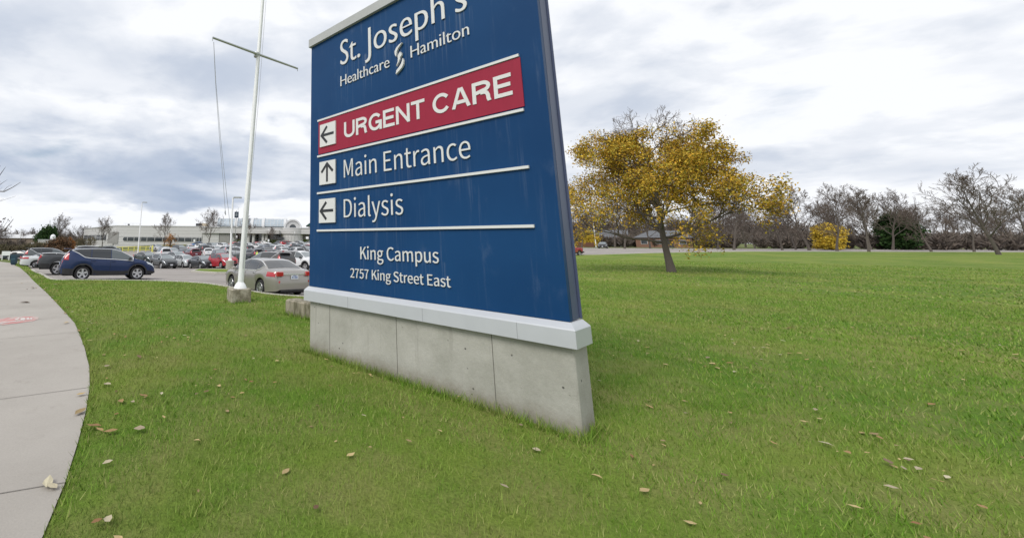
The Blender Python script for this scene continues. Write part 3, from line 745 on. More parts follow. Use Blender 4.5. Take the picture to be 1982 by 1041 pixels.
# ------------------------------------------------------------------ flagpole with yardarm
fp = at(462, 580, 12.6); fz = T(fp[0], fp[1]) + LAWN
pole = empty('flagpole', (fp[0], fp[1], fz), 0, 'tall white flagpole with a grey yardarm on a square concrete footing in the lawn', 'flagpole')
o0 = np.array([fp[0], fp[1], fz])
pb = at(465, 556, 12.6) - o0; pt = at(508.5, 0, 12.6) - o0; dirp = (pt - pb) / np.linalg.norm(pt - pb); top = pb + dirp * (np.linalg.norm(pt - pb) + 4.5)
MB().bbox((0, 0, .13), (.58, .58, .50), .02, rad(24)).build('footing', M['concrete_stain'], pole, smooth=30)
pm = [pb + (top - pb) * t for t in (0, .22, .225, .45, .455, .8, 1)]
MB().tube(pm, [.090, .082, .074, .068, .062, .052, .045], 16).build('pole', M['white_metal'], pole, smooth=40)
zt = .38
MB().lathe([(.19, zt), (.185, zt + .03), (.15, zt + .10), (.105, zt + .16), (.098, zt + .17)], (pb[0], pb[1], 0), 20).build('base_collar', M['white_metal'], pole, smooth=40)
yc = at(497, 107, 12.6) - o0
def on_level(px, py, z):
    D = ray(px, py); return EYE + D * ((z - EYE[2]) / D[2])
ya = on_level(413, 76, yc[2] + o0[2]) - o0; yb = on_level(576, 135, yc[2] + o0[2]) - o0
off = np.array([0, -.085, 0])
MB().tube([ya + off, yc * .5 + (ya + yb) * .25 + off, yb + off], [.034, .042, .034], 10).build('yardarm', M['grey_metal'], pole, smooth=40)
MB().lathe([(.095, -.07), (.10, -.05), (.10, .05), (.095, .07)], tuple(yc), 16).build('yardarm_clamp', M['grey_metal'], pole, smooth=40)
for q in (ya, yb): MB().tube([q + off, q + off + np.array([0, 0, -.10])], [.012, .012], 6).build('pulley', M['grey_metal'], pole)
Yr = (ya + o0)[1]
def rope(pts, r, name='halyard'): return MB().tube([np.array(p) for p in pts], r, 5).build(name, M['rope'], pole)
ra = [at(413.5, 82, Yr) - o0, at(417, 160, Yr) - o0, at(425, 270, Yr + .1) - o0, at(432, 350, Yr + .2) - o0, at(436, 408, Yr + .3) - o0]
hy = rope(ra, .006); MB().tube([ra[-1], ra[-1] + np.array([0, 0, -.06]), ra[-1] + np.array([.02, 0, -.12])], [.014, .02, .01], 6).build('clip', M['rope'], hy)
rope([at(413.8, 82, Yr) - o0, at(418, 160, Yr) - o0, at(427, 268, Yr + .2) - o0, at(438, 372, 11.9) - o0, at(445, 432, 12.2) - o0, at(462, 520, 12.5) - o0], .006)
rope([at(515, 0, 12.5) - o0, at(501, 190, 12.5) - o0, at(478, 440, 12.5) - o0, at(471, 520, 12.5) - o0], .005)
rope([at(511, 0, 12.5) - o0, at(496.5, 190, 12.5) - o0, at(475, 440, 12.5) - o0, at(470, 520, 12.5) - o0], .005)
# low stained concrete wall beside the sign
wl = ground_at(551, 608, LAWN); wd = np.array([math.cos(SYAW), math.sin(SYAW)])
wn = np.array([-wd[1], wd[0]])
wc = wl[:2] + wd * 1.75 + wn * .2
lw = MB().bbox((0, 0, .02), (3.5, .40, .62), .03).build('low_wall', mat('mossy_concrete', (.33, .295, .225), .95, var=.35, scale=4, bump=.6, bscale=26, col2=(.13, .118, .075), stretch=(2.5, 2.5, .6)), smooth=30)
lw.location = (wc[0], wc[1], T(wc[0], wc[1]) + LAWN); lw.rotation_euler = (0, 0, SYAW)
tag(lw, 'low mossy concrete block wall in the grass beside the blue sign', 'wall')
# ------------------------------------------------------------------ the hospital building
BY = 140.0
M['wall'] = mat('pale_panel_wall', (.56, .555, .545), .75, var=.05, scale=.6)
def wall_lines(m, step, dark):
    k = N(m.node_tree); b = m.node_tree.nodes['Principled BSDF']; src = b.inputs['Base Color'].links[0].from_socket
    z = k.sep(k.new('ShaderNodeTexCoord').outputs['Object'])[2]
    f = k.math('FRACT', k.math('DIVIDE', z, step)); f = k.math('LESS_THAN', f, .07)
    c = k.mix(k.math('MULTIPLY', f, dark), src, (.18, .18, .18, 1)); k.link(c, b.inputs['Base Color'])
wall_lines(M['wall'], .95, .55)
M['wall_low'] = mat('pale_block_wall', (.48, .475, .465), .85, var=.12, scale=.8); wall_lines(M['wall_low'], .6, .35)
M['louver'] = mat('louvre_grey', (.30, .295, .28), .7, var=.1, scale=2); wall_lines(M['louver'], .30, .7)
M['win'] = mat('dark_window', (.022, .03, .036), .06, spec=.9, var=.5, scale=.3)
M['frame'] = mat('window_frame', (.52, .52, .52), .5)
M['vault_glass'] = mat('pale_blue_glazing', (.36, .42, .47), .25, spec=.8, var=.15, scale=.5)
M['roof_white'] = mat('pale_roof', (.60, .605, .61), .6, var=.06, scale=.5)
M['dark_metal'] = mat('dark_metal', (.04, .042, .045), .5)
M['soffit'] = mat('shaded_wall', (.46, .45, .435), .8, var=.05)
M['green_roof'] = mat('dark_green_roof', (.02, .07, .055), .6)
def P2(px, py, Y=BY): q = at(px, py, Y); return q[0], q[2]
hx, hz = P2(300, 474.5); 
hosp = empty('hospital_building', (hx, BY, T(hx, BY)), 0, 'long low pale grey hospital building with a glazed barrel vaulted entrance', 'building')
OB = np.array([hx, BY, T(hx, BY)])
def L_(px, py, Y=BY): q = at(px, py, Y) - OB; return q
def lx(px, Y=BY): return L_(px, 460, Y)[0]
def lz(py, px=400, Y=BY): return L_(px, py, Y)[2]
def hb(name, mb, m, parent=None, smooth=None):
    return mb.build(name, m, parent or hosp, smooth)
ztop = lz(438.3, 300)
# main wing footprint with the receding left facet
zt0 = ztop + OB[2]
for Y in np.arange(140, 230, .5):
    if at(163, 443, Y)[2] >= zt0: break
YL = Y
A = (lx(222), 0); B = (lx(391), 0); Dp = L_(163, 443, YL)
mb = MB().prism([A, B, (B[0], 45), (Dp[0] + 6, YL - BY + 30), (Dp[0], Dp[1])], -5, ztop); hb('wing_wall', mb, M['wall'])
mb = MB().prism([(A[0] - .15, -.12), (B[0], -.12), (B[0], 45), (Dp[0] + 6, YL - BY + 30.1), (Dp[0] - .2, Dp[1] - .1)], ztop + .01, ztop + .28); hb('parapet', mb, M['roof_white'])
mb = MB().prism([(A[0], -.10), (B[0], -.10), (B[0], .05), (A[0], .05)], lz(458.3, 300), lz(457.2, 300)); hb('string_course', mb, M['frame'])
def round_strip(x0, x1, z0, z1, y0, y1, left=True):
    r = (z1 - z0) / 2; p = [(x1, z0), (x1, z1)]
    if left: p += [(x0 + r + r * math.cos(q), (z0 + z1) / 2 + r * math.sin(q)) for q in np.linspace(math.pi / 2, 1.5 * math.pi, 10)]
    else: p += [(x0, z1), (x0, z0)]
    return MB().slab(p, y0, y1)
zw0, zw1 = lz(466.8, 300), lz(459.6, 300)
fr = hb('window_surround', round_strip(lx(237.5), lx(390) + .1, zw0 - .15, zw1 + .15, -.10, .1), M['frame'])
win = hb('ribbon_window', round_strip(lx(238.5), lx(390), zw0, zw1, -.14, .05), M['win'])
for px in (247, 260, 273, 285, 300, 315, 330, 345, 358, 372, 380, 386): MB().box((lx(px), -.15, (zw0 + zw1) / 2), (.14, .06, zw1 - zw0)).build('mullion', M['frame'], win)
mb = MB().box(((lx(209) + lx(229)) / 2, -.06, (lz(473) + lz(450.5)) / 2), (lx(229) - lx(209), .2, lz(450.5) - lz(473))); hb('louvre_screen', mb, M['louver'])
# left facet windows
dv = np.array([Dp[0] - A[0], Dp[1] - A[1]]); Ld = np.linalg.norm(dv); dv /= Ld; nv = np.array([dv[1], -dv[0]]) ; nv = nv if nv[1] < 0 else -nv
def facet(t0, t1, z0, z1, off, name, m, parent=None):
    p0 = np.array(A) + dv * t0 * Ld + nv * off; p1 = np.array(A) + dv * t1 * Ld + nv * off; q0, q1 = p0 - nv * .3, p1 - nv * .3
    return hb(name, MB().prism([tuple(p0), tuple(p1), tuple(q1), tuple(q0)], z0, z1), m, parent)
zc = lz(459.5, 222); facet(.22, .98, zc - .95, zc + .95, .08, 'side_window', M['win'])
for t in (.38, .52, .66, .80): facet(t, t + .012, zc - .95, zc + .95, .12, 'mullion', M['frame'])
facet(.0, 1.0, lz(465, 222) - 5, lz(465, 222), .05, 'plinth', M['wall_low'])
# rooftop clutter
q = L_(387, 436, 150); hb('rooftop_unit', MB().bbox((q[0], 10, q[2] - .2), (2.2, 3, 1.6), .1), M['dark_metal'])
q = L_(397, 436, 150); hb('rooftop_unit', MB().bbox((q[0], 10, q[2] - .1), (1.8, 3, 1.5), .1), mat('tan_metal', (.42, .36, .27), .6))
for px in (484.5, 496.5):
    q = L_(px, 424.5, 165); hb('roof_vent', MB().bbox((q[0], 25, q[2]), (.9, .9, .8), .08), M['dark_metal'])
q = L_(249, 437, BY + 6); hb('roof_vent', MB().lathe([(.3, ztop + .2), (.35, ztop + .8), (.5, ztop + .82), (.1, ztop + 1.0)], (q[0], 6, 0), 10), M['dark_metal'])
mb = MB()
for px in (241, 255, 268): mb.tube([(lx(px, 150), 10, ztop), (lx(px, 150), 10, ztop + 1.3)], .04, 5)
mb.tube([(lx(236, 150), 10, ztop + 1.3), (lx(272, 150), 10, ztop + 1.3)], .04, 5); hb('roof_rail', mb, M['frame'])
# entrance: parapet band on columns over a recessed glazed front
zs, zp = lz(452, 490), lz(441, 490); x0, x1 = lx(391) + .05, lx(612)
hb('entrance_parapet', MB().box(((x0 + x1) / 2, 8, (zs + zp) / 2), (x1 - x0, 17, zp - zs)), M['wall'])
hb('entrance_coping', MB().box(((x0 + x1) / 2, 8, zp + .1), (x1 - x0 + .2, 17.3, .18)), M['roof_white'])
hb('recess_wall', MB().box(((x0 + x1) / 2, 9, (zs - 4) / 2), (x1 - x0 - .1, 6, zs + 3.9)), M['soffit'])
hb('left_pier', MB().box(((lx(391) + lx(423)) / 2 + .1, 2.6, (zs - 4.02) / 2), (lx(423) - lx(391), 5, zs + 3.95)), M['wall'])
hb('louvre_screen', MB().box(((lx(424.5) + lx(444)) / 2, 2.4, (zs - 4.04) / 2), (lx(444) - lx(424.5), 4.6, zs + 3.9)), M['louver'])
hb('end_pier', MB().box(((lx(444) + lx(453)) / 2, 3.0, (zs - 4.04) / 2), (lx(453) - lx(444) - .1, 4.2, zs + 3.9)), M['wall'])
def glaz(p0, p1, pb=470, pt=453.0, y=5.9, nm=3):
    za, zb = lz(pb, 490, BY + y), lz(pt, 490, BY + y); a, b = lx(p0, BY + y), lx(p1, BY + y)
    w = hb('entrance_glazing', MB().box(((a + b) / 2, y - .05, (za + zb) / 2), (b - a, .2, zb - za)), M['win']); m = MB()
    for i in range(nm + 1): m.box((a + (b - a) * i / nm, y - .17, (za + zb) / 2), (.10, .06, zb - za + .1))
    for t in (.33, .66): m.box(((a + b) / 2, y - .18, za + (zb - za) * t), (b - a, .05, .10))
    m.build('mullion', M['frame'], w)
glaz(453.5, 465, nm=2); glaz(466, 476, nm=2); glaz(482, 488, 471, nm=1); glaz(491, 507, 471, nm=3); glaz(517, 541, 471, 454, nm=4); glaz(556, 570, 472, 454, nm=2)
for px in (480.2, 490, 508.8, 515.5, 554.5): hb('column', MB().lathe([(.52, lz(474)), (.50, zs - .25), (.62, zs - .2), (.62, zs - .01)], (lx(px), .9, 0), 14), M['wall'], smooth=40)
# canopy box and rounded bay
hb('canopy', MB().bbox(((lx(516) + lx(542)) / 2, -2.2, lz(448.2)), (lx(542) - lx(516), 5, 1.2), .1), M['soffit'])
for px in (522, 535):
    hb('canopy_lamp', MB().lathe([(.0, -.05), (.25, -.04), (.3, 0), (.0, .3)], (lx(px), -3.6, lz(446.5) + .2), 10), M['white_metal'])
cx = (lx(543) + lx(586)) / 2; R = (lx(586) - lx(543)) / 2
hb('bay', MB().lathe([(R - .02, -4), (R - .02, zs)], (cx, 2.0, 0), 40, a0=math.pi, a1=2 * math.pi, close=False), M['wall'], smooth=50)
hb('bay_band', MB().lathe([(R + .3, zs - .02), (R + .3, zp + .06), (R - .5, zp + .06)], (cx, 2.0, 0), 40, a0=math.pi, a1=2 * math.pi, close=False), M['wall'], smooth=50)
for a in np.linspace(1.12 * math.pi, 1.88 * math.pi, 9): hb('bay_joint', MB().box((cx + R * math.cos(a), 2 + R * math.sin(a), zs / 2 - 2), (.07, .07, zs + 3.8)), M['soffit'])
# barrel vaults
def vault(p0, p1, yc, r, zb, name, segs=8):
    """half barrel along x"""
    a, b = lx(p0, BY + yc), lx(p1, BY + yc); q = np.linspace(0, math.pi, 2 * segs + 1); vs = []; fs = []
    for x in (a, b):
        for t in q: vs.append((x, yc - r * math.cos(t), zb + r * math.sin(t)))
    n = len(q)
    for i in range(n - 1): fs.append((i, i + 1, n + i + 1, n + i))
    fs.append(tuple(range(n))); fs.append(tuple(range(2 * n - 1, n - 1, -1)))
    v = hb(name, MB().add(vs, fs), M['vault_glass'], smooth=40); m = MB()
    k = max(2, int((b - a) / 1.1))
    for i in range(k + 1):
        x = a + (b - a) * i / k; m.tube([(x, yc - (r + .02) * math.cos(t), zb + (r + .02) * math.sin(t)) for t in q[:segs + 2]], .07, 4)
    for t in q[1:segs:2]: m.tube([(a, yc - (r + .02) * math.cos(t), zb + (r + .02) * math.sin(t)), (b, yc - (r + .02) * math.cos(t), zb + (r + .02) * math.sin(t))], .06, 4)
    m.build('glazing_bar', M['roof_white'], v); return v
def rib(px, yc, r, zb, w=.9):
    x = lx(px, BY + yc); q = np.linspace(0, math.pi, 17); vs = []; fs = []; n = 17
    for (rr, dx) in ((r - .1, -w / 2), (r + .32, -w / 2), (r + .32, w / 2), (r - .1, w / 2)):
        for t in q: vs.append((x + dx, yc - rr * math.cos(t), zb + rr * math.sin(t)))
    for s in range(4):
        for i in range(n - 1): s2 = (s + 1) % 4; fs.append((s * n + i, s * n + i + 1, s2 * n + i + 1, s2 * n + i))
    fs += [(0, n, 2 * n, 3 * n), (n - 1, 4 * n - 1, 3 * n - 1, 2 * n - 1)]
    hb('vault_rib', MB().add(vs, fs), M['roof_white'], smooth=30)
vy, vr = 11.0, 2.75; vb = lz(438, 500, BY + vy - vr)
hb('clerestory', MB().box(((lx(417) + lx(553)) / 2 + 1, vy, (vb + zp) / 2), (lx(553) - lx(417), 2 * vr + .3, vb - zp + .02)), M['wall'])
for a, b in ((421.5, 457.4), (459.0, 487.8), (489.6, 509.2), (511.0, 551.2)): vault(a, b, vy, vr, vb, 'vault_glazing')
for px in (420, 458, 488.5, 510, 552): rib(px, vy, vr, vb, 1.0)
for px in np.concatenate([np.arange(425, 455, 3.2), np.arange(461, 486, 3.2), np.arange(492, 508, 3.2), np.arange(513, 551, 3.2)]):
    x = lx(px, BY + vy - vr); hb('clerestory_window', MB().box((x, vy - vr - .16, vb - .34), (.62, .10, .62)), M['win'])
# the cross vault with its arched white end facing the car park
cx2, r2, zb2 = lx(566), 2.75, zp + .05
q = np.linspace(0, math.pi, 25)
hb('arch_wall', MB().slab([(cx2 + r2 * math.cos(t), zb2 + r2 * math.sin(t)) for t in q], 1.0, 1.4), M['wall'])
vs = []; n = 25
for (rr, y) in ((r2 - .25, .6), (r2 + .25, .6), (r2 + .25, 11), (r2 - .25, 11)): vs += [(cx2 + rr * math.cos(t), y, zb2 + rr * math.sin(t)) for t in q]
hb('arch_roof', MB().add(vs, [(s * n + i, ((s + 1) % 4) * n + i, ((s + 1) % 4) * n + i + 1, s * n + i + 1) for s in range(4) for i in range(n - 1)]), M['roof_white'], smooth=30)
hb('arch_band', MB().add([(cx2 + rr * math.cos(t), y, zb2 + rr * math.sin(t)) for rr, y in ((1.75, .97), (1.95, .97), (1.95, .90), (1.75, .90)) for t in q], [(s * n + i, ((s + 1) % 4) * n + i, ((s + 1) % 4) * n + i + 1, s * n + i + 1) for s in range(4) for i in range(n - 1)]), M['roof_white'])
hb('arch_window', MB().slab([(cx2 + 1.12 * math.cos(t), zb2 + .15 + 1.12 * math.sin(t)) for t in q], .92, 1.05), M['win'])
# higher block behind the entrance, and the green roof at the far end
a, b = lx(398, 168), lx(528, 168); za = lz(427.2, 460, 168)
hb('rear_block', MB().prism([(a, 28), (b, 28), (b, 48), (a, 48)], zp - 1, za), M['roof_white'])
a = lx(592, 165); z0 = lz(437.5, 595, 165); z1 = lz(431, 600, 165)
hb('rear_roof', MB().slab([(a, z0), (a + 2.6, z1 + .6), (a + 9, z1 + .6), (a + 11.5, z0)], 22, 34), M['green_roof'])
hb('rear_wall', MB().box((a + 5.8, 28, z0 - 1.6), (9.5, 11, 3.2)), M['wall'])
# low annexes on the left
def block(name, p0, p1, ptop, Y, depth, label, m=M['wall_low'], pb=None):
    q0, q1 = at(p0, ptop, Y), at(p1, ptop, Y); x = (q0[0] + q1[0]) / 2; zg = T(x, Y); h = q0[2] - zg
    o = empty(name, (x, Y, zg), 0, label, 'building'); w = abs(q1[0] - q0[0])
    MB().box((0, depth / 2, (h - 2) / 2), (w, depth, h + 2)).build('wall', m, o)
    MB().box((0, depth / 2, h + .1), (w + .3, depth + .3, .2)).build('roof', M['roof_white'], o); return o, w, h
o, w, h = block('annex', 134, 191, 476.5, 128, 9, 'low pale block annex left of the long hospital wing')
MB().box((-w * .25, -.05, h - 2.1), (3.6, .2, 1.7)).build('garage_opening', M['under'], o)
for dx in (-.35, .35): MB().box((-w * .30 + dx, -.04, h - .9), (.30, .1, 1.0)).build('wall_sign', M['white_metal'], o)
o, w, h = block('gatehouse', 74, 95, 464.5, 150, 8, 'small pale flat roofed building under the dark evergreen tree')
MB().box((0, -.05, h * .45), (w * .5, .2, 1.2)).build('window', M['win'], o)
tt = MB().lathe([(.8, 0), (.85, 1.2), (.5, 1.7), (.0, 1.9)], (w * .35, 3, h + .2), 12).build('roof_vent', M['white_metal'], o)

# ------------------------------------------------------------------ trees
M['bark'] = mat('grey_brown_bark', (.105, .088, .075), .95, var=.3, scale=8)
M['twig'] = mat('twig_brown', (.125, .098, .082), .95, var=.25, scale=1)
def grow(seed, H, spread, r0, levels=4, fork=.28, nlimb=6, up=.75, tw=.012, lean=(0, 0), kids_per=(5, 5, 4)):
    rng = np.random.default_rng(seed); trunk = MB(); crown = MB(); tips = []
    def path(p, d, L, bend, segs):
        pts = [p]; d = d / np.linalg.norm(d)
        for i in range(segs):
            d = d + rng.normal(0, bend, 3) + np.array([0, 0, .05]); d /= np.linalg.norm(d); pts.append(pts[-1] + d * L / segs)
        return pts, d
    tp = [np.zeros(3)]; d = np.array([lean[0], lean[1], 1.0])
    for i in range(8):
        d = d + rng.normal(0, .06, 3) * np.array([1, 1, 0]); d /= np.linalg.norm(d); tp.append(tp[-1] + d * H * .82 / 8)
    rr = [r0 * (1 - .85 * (i / 8)) for i in range(9)]; rr[0] *= 1.25; trunk.tube(tp, rr, 8)
    def sub(p, d, L, r, lev):
        segs = 5 if lev < 3 else 3
        pts, de = path(p, d, L, .16 if lev < 3 else .22, segs)
        mb = trunk if lev == 1 else crown
        mb.tube(pts, [max(tw, r * (1 - .75 * i / segs)) for i in range(segs + 1)], 5 if lev == 1 else 4 if lev == 2 else 3, cap=False)
        if lev >= levels: tips.append((pts[-1], de)); tips.append((pts[-2], de)); return
        n = kids_per[min(lev - 1, len(kids_per) - 1)] + rng.integers(0, 2)
        for i in range(n):
            t = .25 + .75 * (i + rng.random()) / n; j = min(int(t * segs), segs - 1); q = pts[j] + (pts[j + 1] - pts[j]) * (t * segs - j)
            ax = rng.normal(0, 1, 3); dd = pts[j + 1] - pts[j]; dd = dd / np.linalg.norm(dd); ax -= dd * (ax @ dd); ax /= np.linalg.norm(ax)
            ang = rng.uniform(.5, .95); nd = dd * math.cos(ang) + ax * math.sin(ang) + np.array([0, 0, .18])
            sub(q, nd, L * rng.uniform(.42, .66) * (1.15 - .4 * t), r * .5, lev + 1)
    N1 = nlimb * 2
    for i in range(N1):
        t = fork + (1 - fork) * (i / N1); j = min(int(t * 8), 7); q = tp[j] + (tp[j + 1] - tp[j]) * (t * 8 - j); a = i * 2.4 + rng.uniform(-.5, .5)
        elev = up * (.65 + .6 * t); L = spread * (1.15 - .65 * t) * rng.uniform(.8, 1.15)
        sub(q, np.array([math.cos(a) * math.cos(elev), math.sin(a) * math.cos(elev), math.sin(elev)]), L, r0 * .42 * (1.1 - .7 * t), 1)
    return trunk, crown, tips
def leaf_cloud(tips, per, size, seed, sig):
    rng = np.random.default_rng(seed); p = np.array([t[0] for t in tips]); p = np.repeat(p, per, 0) + rng.normal(0, sig, (len(p) * per, 3)); n = len(p)
    u = rng.normal(0, 1, (n, 3)); u /= np.linalg.norm(u, axis=1)[:, None]; v = rng.normal(0, 1, (n, 3)); v -= u * (u * v).sum(1)[:, None]; v /= np.linalg.norm(v, axis=1)[:, None]
    s = size * rng.uniform(.6, 1.3, (n, 1)); a = p - u * s; b = p + v * s * .55; c = p + u * s; d = p - v * s * .55
    return np.stack([a, b, c, d], 1).reshape(-1, 3), np.arange(4 * n).reshape(-1, 4)
def bare_tree(name, seed, H, spread, r0, **kw):
    t, c, tips = grow(seed, H, spread, r0, **kw); o = empty(name)
    t.build('trunk', M['bark'], o, smooth=60); c.build('crown', M['twig'], o); return o, tips
def place(o, x, y, rz=0, s=1.0, dz=0.0, label=None, cat=None, group=None):
    o.location = (x, y, T(x, y) + dz); o.rotation_euler = (0, 0, rz); o.scale = (s, s, s); return tag(o, label, cat, group)
bt, _ = bare_tree('bare_tree', 3, 11, 5.2, .20, tw=.016, up=.95, kids_per=(5, 4, 4), nlimb=7)
bt2, _ = bare_tree('bare_tree', 8, 11, 5.0, .18, tw=.016, up=1.0, kids_per=(5, 4, 4), nlimb=7)
G = 'bare trees at the edge of the car park'
def hgt(px, pb, pt, Y): return at(px, pt, Y)[2] - T(at(px, pb, Y)[0], Y)
def put_bare(src, px, pt, Y, rz, label, first=False):
    q = at(px, 470, Y); o = src if first else copy_tree(src); s = (at(px, pt, Y)[2] - T(q[0], Y)) / 10.0
    return place(o, q[0], Y, rz, s, 0, label, 'tree', G)
put_bare(bt, 198, 430, 112, 0, 'bare tree in front of the grey louvred panel of the hospital wing', True)
put_bare(bt2, 318, 424, 100, 1.1, 'bare tree beside the orange leaved shrub on the hospital lawn', True)
put_bare(bt, 403, 416, 118, 2.2, 'bare tree with a straight trunk where the wing meets the glazed entrance')
put_bare(bt2, 475, 424, 122, 3.9, 'bare tree standing behind the flagpole before the entrance columns')
put_bare(bt2, 527, 444, 131, .5, 'small bare tree under the entrance canopy')
put_bare(bt, 124, 428, 175, 4.4, 'tall thin bare tree rising behind the russet shrub')
# leafed shrubs and evergreens: trunk plus a crown of loose leaves
def leafy(name, px, pb, pt, pw, Y, cols, label, cat, seed, per=26, size=.16, lumps=22, trunk=True, group=None, squash=1.0, fill=1.0):
    rng = np.random.default_rng(seed); q = at(px, pb, Y); zg = T(q[0], Y); h = at(px, pt, Y)[2] - zg; w = pw / 800.0 * Y * 1.0
    o = empty(name, (q[0], Y, zg), 0, label, cat, group); c = []
    for i in range(lumps):
        a = rng.uniform(0, 6.28); t = rng.random() ** .6; z = rng.uniform(.12, .98); rr = (w / 2) * t * math.sqrt(max(0.05, 1 - (2 * z - .9) ** 2 * .8)) * fill; c.append((np.array([rr * math.cos(a), rr * math.sin(a), z * h * squash]), None))
    vs, fs = leaf_cloud(c, per * 10, size, seed + 1, np.array([w / 9, w / 9, h / 11]))
    m = mat(name + '_leaf', (.1, .1, .05), .8, spec=.2); island_ramp(m, cols)
    vs[:, 2] = np.maximum(vs[:, 2], .05); np_mesh('crown', vs, fs, m, o)
    t = MB()
    for l, _ in c[:9]: t.tube([(0, 0, 0), l * .45 + np.array([0, 0, .1 * h]), l], [w * .02 + .03, w * .012 + .02, .015], 5)
    t.build('trunk', M['bark'], o); return o
RUS = [(.10, .055, .03), (.17, .085, .04), (.13, .095, .06), (.075, .055, .04), (.2, .12, .06)]
ORA = [(.36, .14, .035), (.45, .20, .05), (.28, .12, .04), (.2, .1, .05)]
EVG = [(.016, .042, .012), (.028, .066, .016), (.045, .088, .022), (.012, .028, .01)]
HED = [(.03, .055, .012), (.055, .085, .018), (.085, .11, .022), (.02, .035, .01)]
YEL = [(.60, .42, .04), (.70, .50, .06), (.45, .30, .03), (.5, .42, .08)]
BRN_HAZY = [(.115, .095, .085), (.15, .125, .11), (.18, .145, .12), (.10, .088, .082), (.19, .16, .13)]  # browns lightened, distance haze put into the colour
leafy('evergreen_tree', 88, 474, 444.5, 30, 165, EVG, 'dark green bushy evergreen tree behind the small pale building', 'tree', 31, size=.35, lumps=36)
leafy('evergreen_tree', 104, 474, 441, 9, 172, EVG, 'narrow pointed evergreen just right of the bushy one', 'tree', 33, size=.3, lumps=20)
leafy('russet_shrub', 113, 489, 462, 42, 105, RUS, 'large russet brown shrub left of the annex', 'shrub', 35, size=.16, lumps=34)
leafy('orange_shrub', 136, 474, 464, 13, 110, ORA, 'small shrub with bright orange leaves beside the russet shrub', 'shrub', 37, size=.15, lumps=16)
leafy('orange_shrub', 330, 474, 454, 22, 101, [(.5, .22, .06), (.58, .30, .10), (.42, .20, .07), (.34, .2, .1)], 'sparse orange leaved shrub next to a bare tree by the ribbon window', 'shrub', 39, per=4, size=.13, lumps=20)
for i, (px, a, b, w, Y, lab) in enumerate([(460, 473, 465, 15, 134, 'clipped green hedge left of the entrance columns'), (527, 474, 465.5, 26, 133, 'clipped green hedge under the entrance canopy'),
                                        (540, 474.5, 467, 16, 130, 'clipped green hedge behind the red car near the entrance'), (593, 475, 465, 14, 133, 'clipped green hedge at the blue sign edge by the far bay')]):
    leafy('hedge', px, a, b, w, Y, HED, lab, 'hedge', 50 + i, size=.13, lumps=26, group='hedges along the entrance front', fill=.9)
# far woods, read as one mass
def woods(name, spans, cols, seed, label=None, size=.5):
    rng = np.random.default_rng(seed); V = []; 
    for (x0, y0, x1, y1, h, dep, n) in spans:
        for i in range(n):
            t = rng.random(); x = x0 + (x1 - x0) * t + rng.normal(0, dep * .3); y = y0 + (y1 - y0) * t + rng.uniform(0, dep); hh = h * rng.uniform(.6, 1.15); w = hh * rng.uniform(.3, .5); zg = T(min(330, max(-330, x)), min(330, max(-330, y)))
            k = 420; u = rng.normal(0, 1, (k, 3)); u /= np.linalg.norm(u, axis=1)[:, None]; u *= rng.random((k, 1)) ** .33
            V.append(np.c_[x + u[:, 0] * w, y + u[:, 1] * w, zg + hh * (.46 + .52 * u[:, 2])])
    p = np.concatenate(V); n = len(p); a = rng.normal(0, 1, (n, 3)); a /= np.linalg.norm(a, axis=1)[:, None]; a[:, 2] = np.abs(a[:, 2]) + .4; b = rng.normal(0, 1, (n, 3)); s = size * rng.uniform(.5, 1.6, (n, 1))
    vs = np.stack([p - b * s * .16, p + b * s * .16, p + a * s * 1.7], 1).reshape(-1, 3)
    m = mat(name + '_leaf', (.1, .08, .06), .9, spec=.1); island_ramp(m, cols)
    return tag(np_mesh(name, vs, np.arange(3 * n).reshape(-1, 3), m), kind='stuff')
woods('distant_woods', [(-330, 215, -60, 230, 9, 30, 190), (-330, 300, 60, 320, 13, 40, 220), (60, 250, 330, 230, 9, 40, 150), (330, 215, 360, -40, 8, 40, 120), (-150, 150, -100, 190, 6, 22, 60), (-200, 110, -120, 122, 4.5, 16, 70), (0, 215, 70, 215, 9, 20, 40), (64, 124, 215, 72, 3.2, 10, 150)], BRN_HAZY, 77, size=.55)
woods('scrub', [(-125, 105, -92, 112, 3.2, 9, 60), (-105, 132, -72, 128, 3.4, 10, 45)], [(.13, .105, .075), (.17, .14, .09), (.10, .085, .065), (.14, .14, .07)], 79, size=.34)
woods('wooded_hill', [(95, 290, 330, 250, 17, 60, 200)], [(.075, .06, .055), (.10, .08, .07), (.12, .095, .07), (.06, .052, .05)], 81, size=.8)
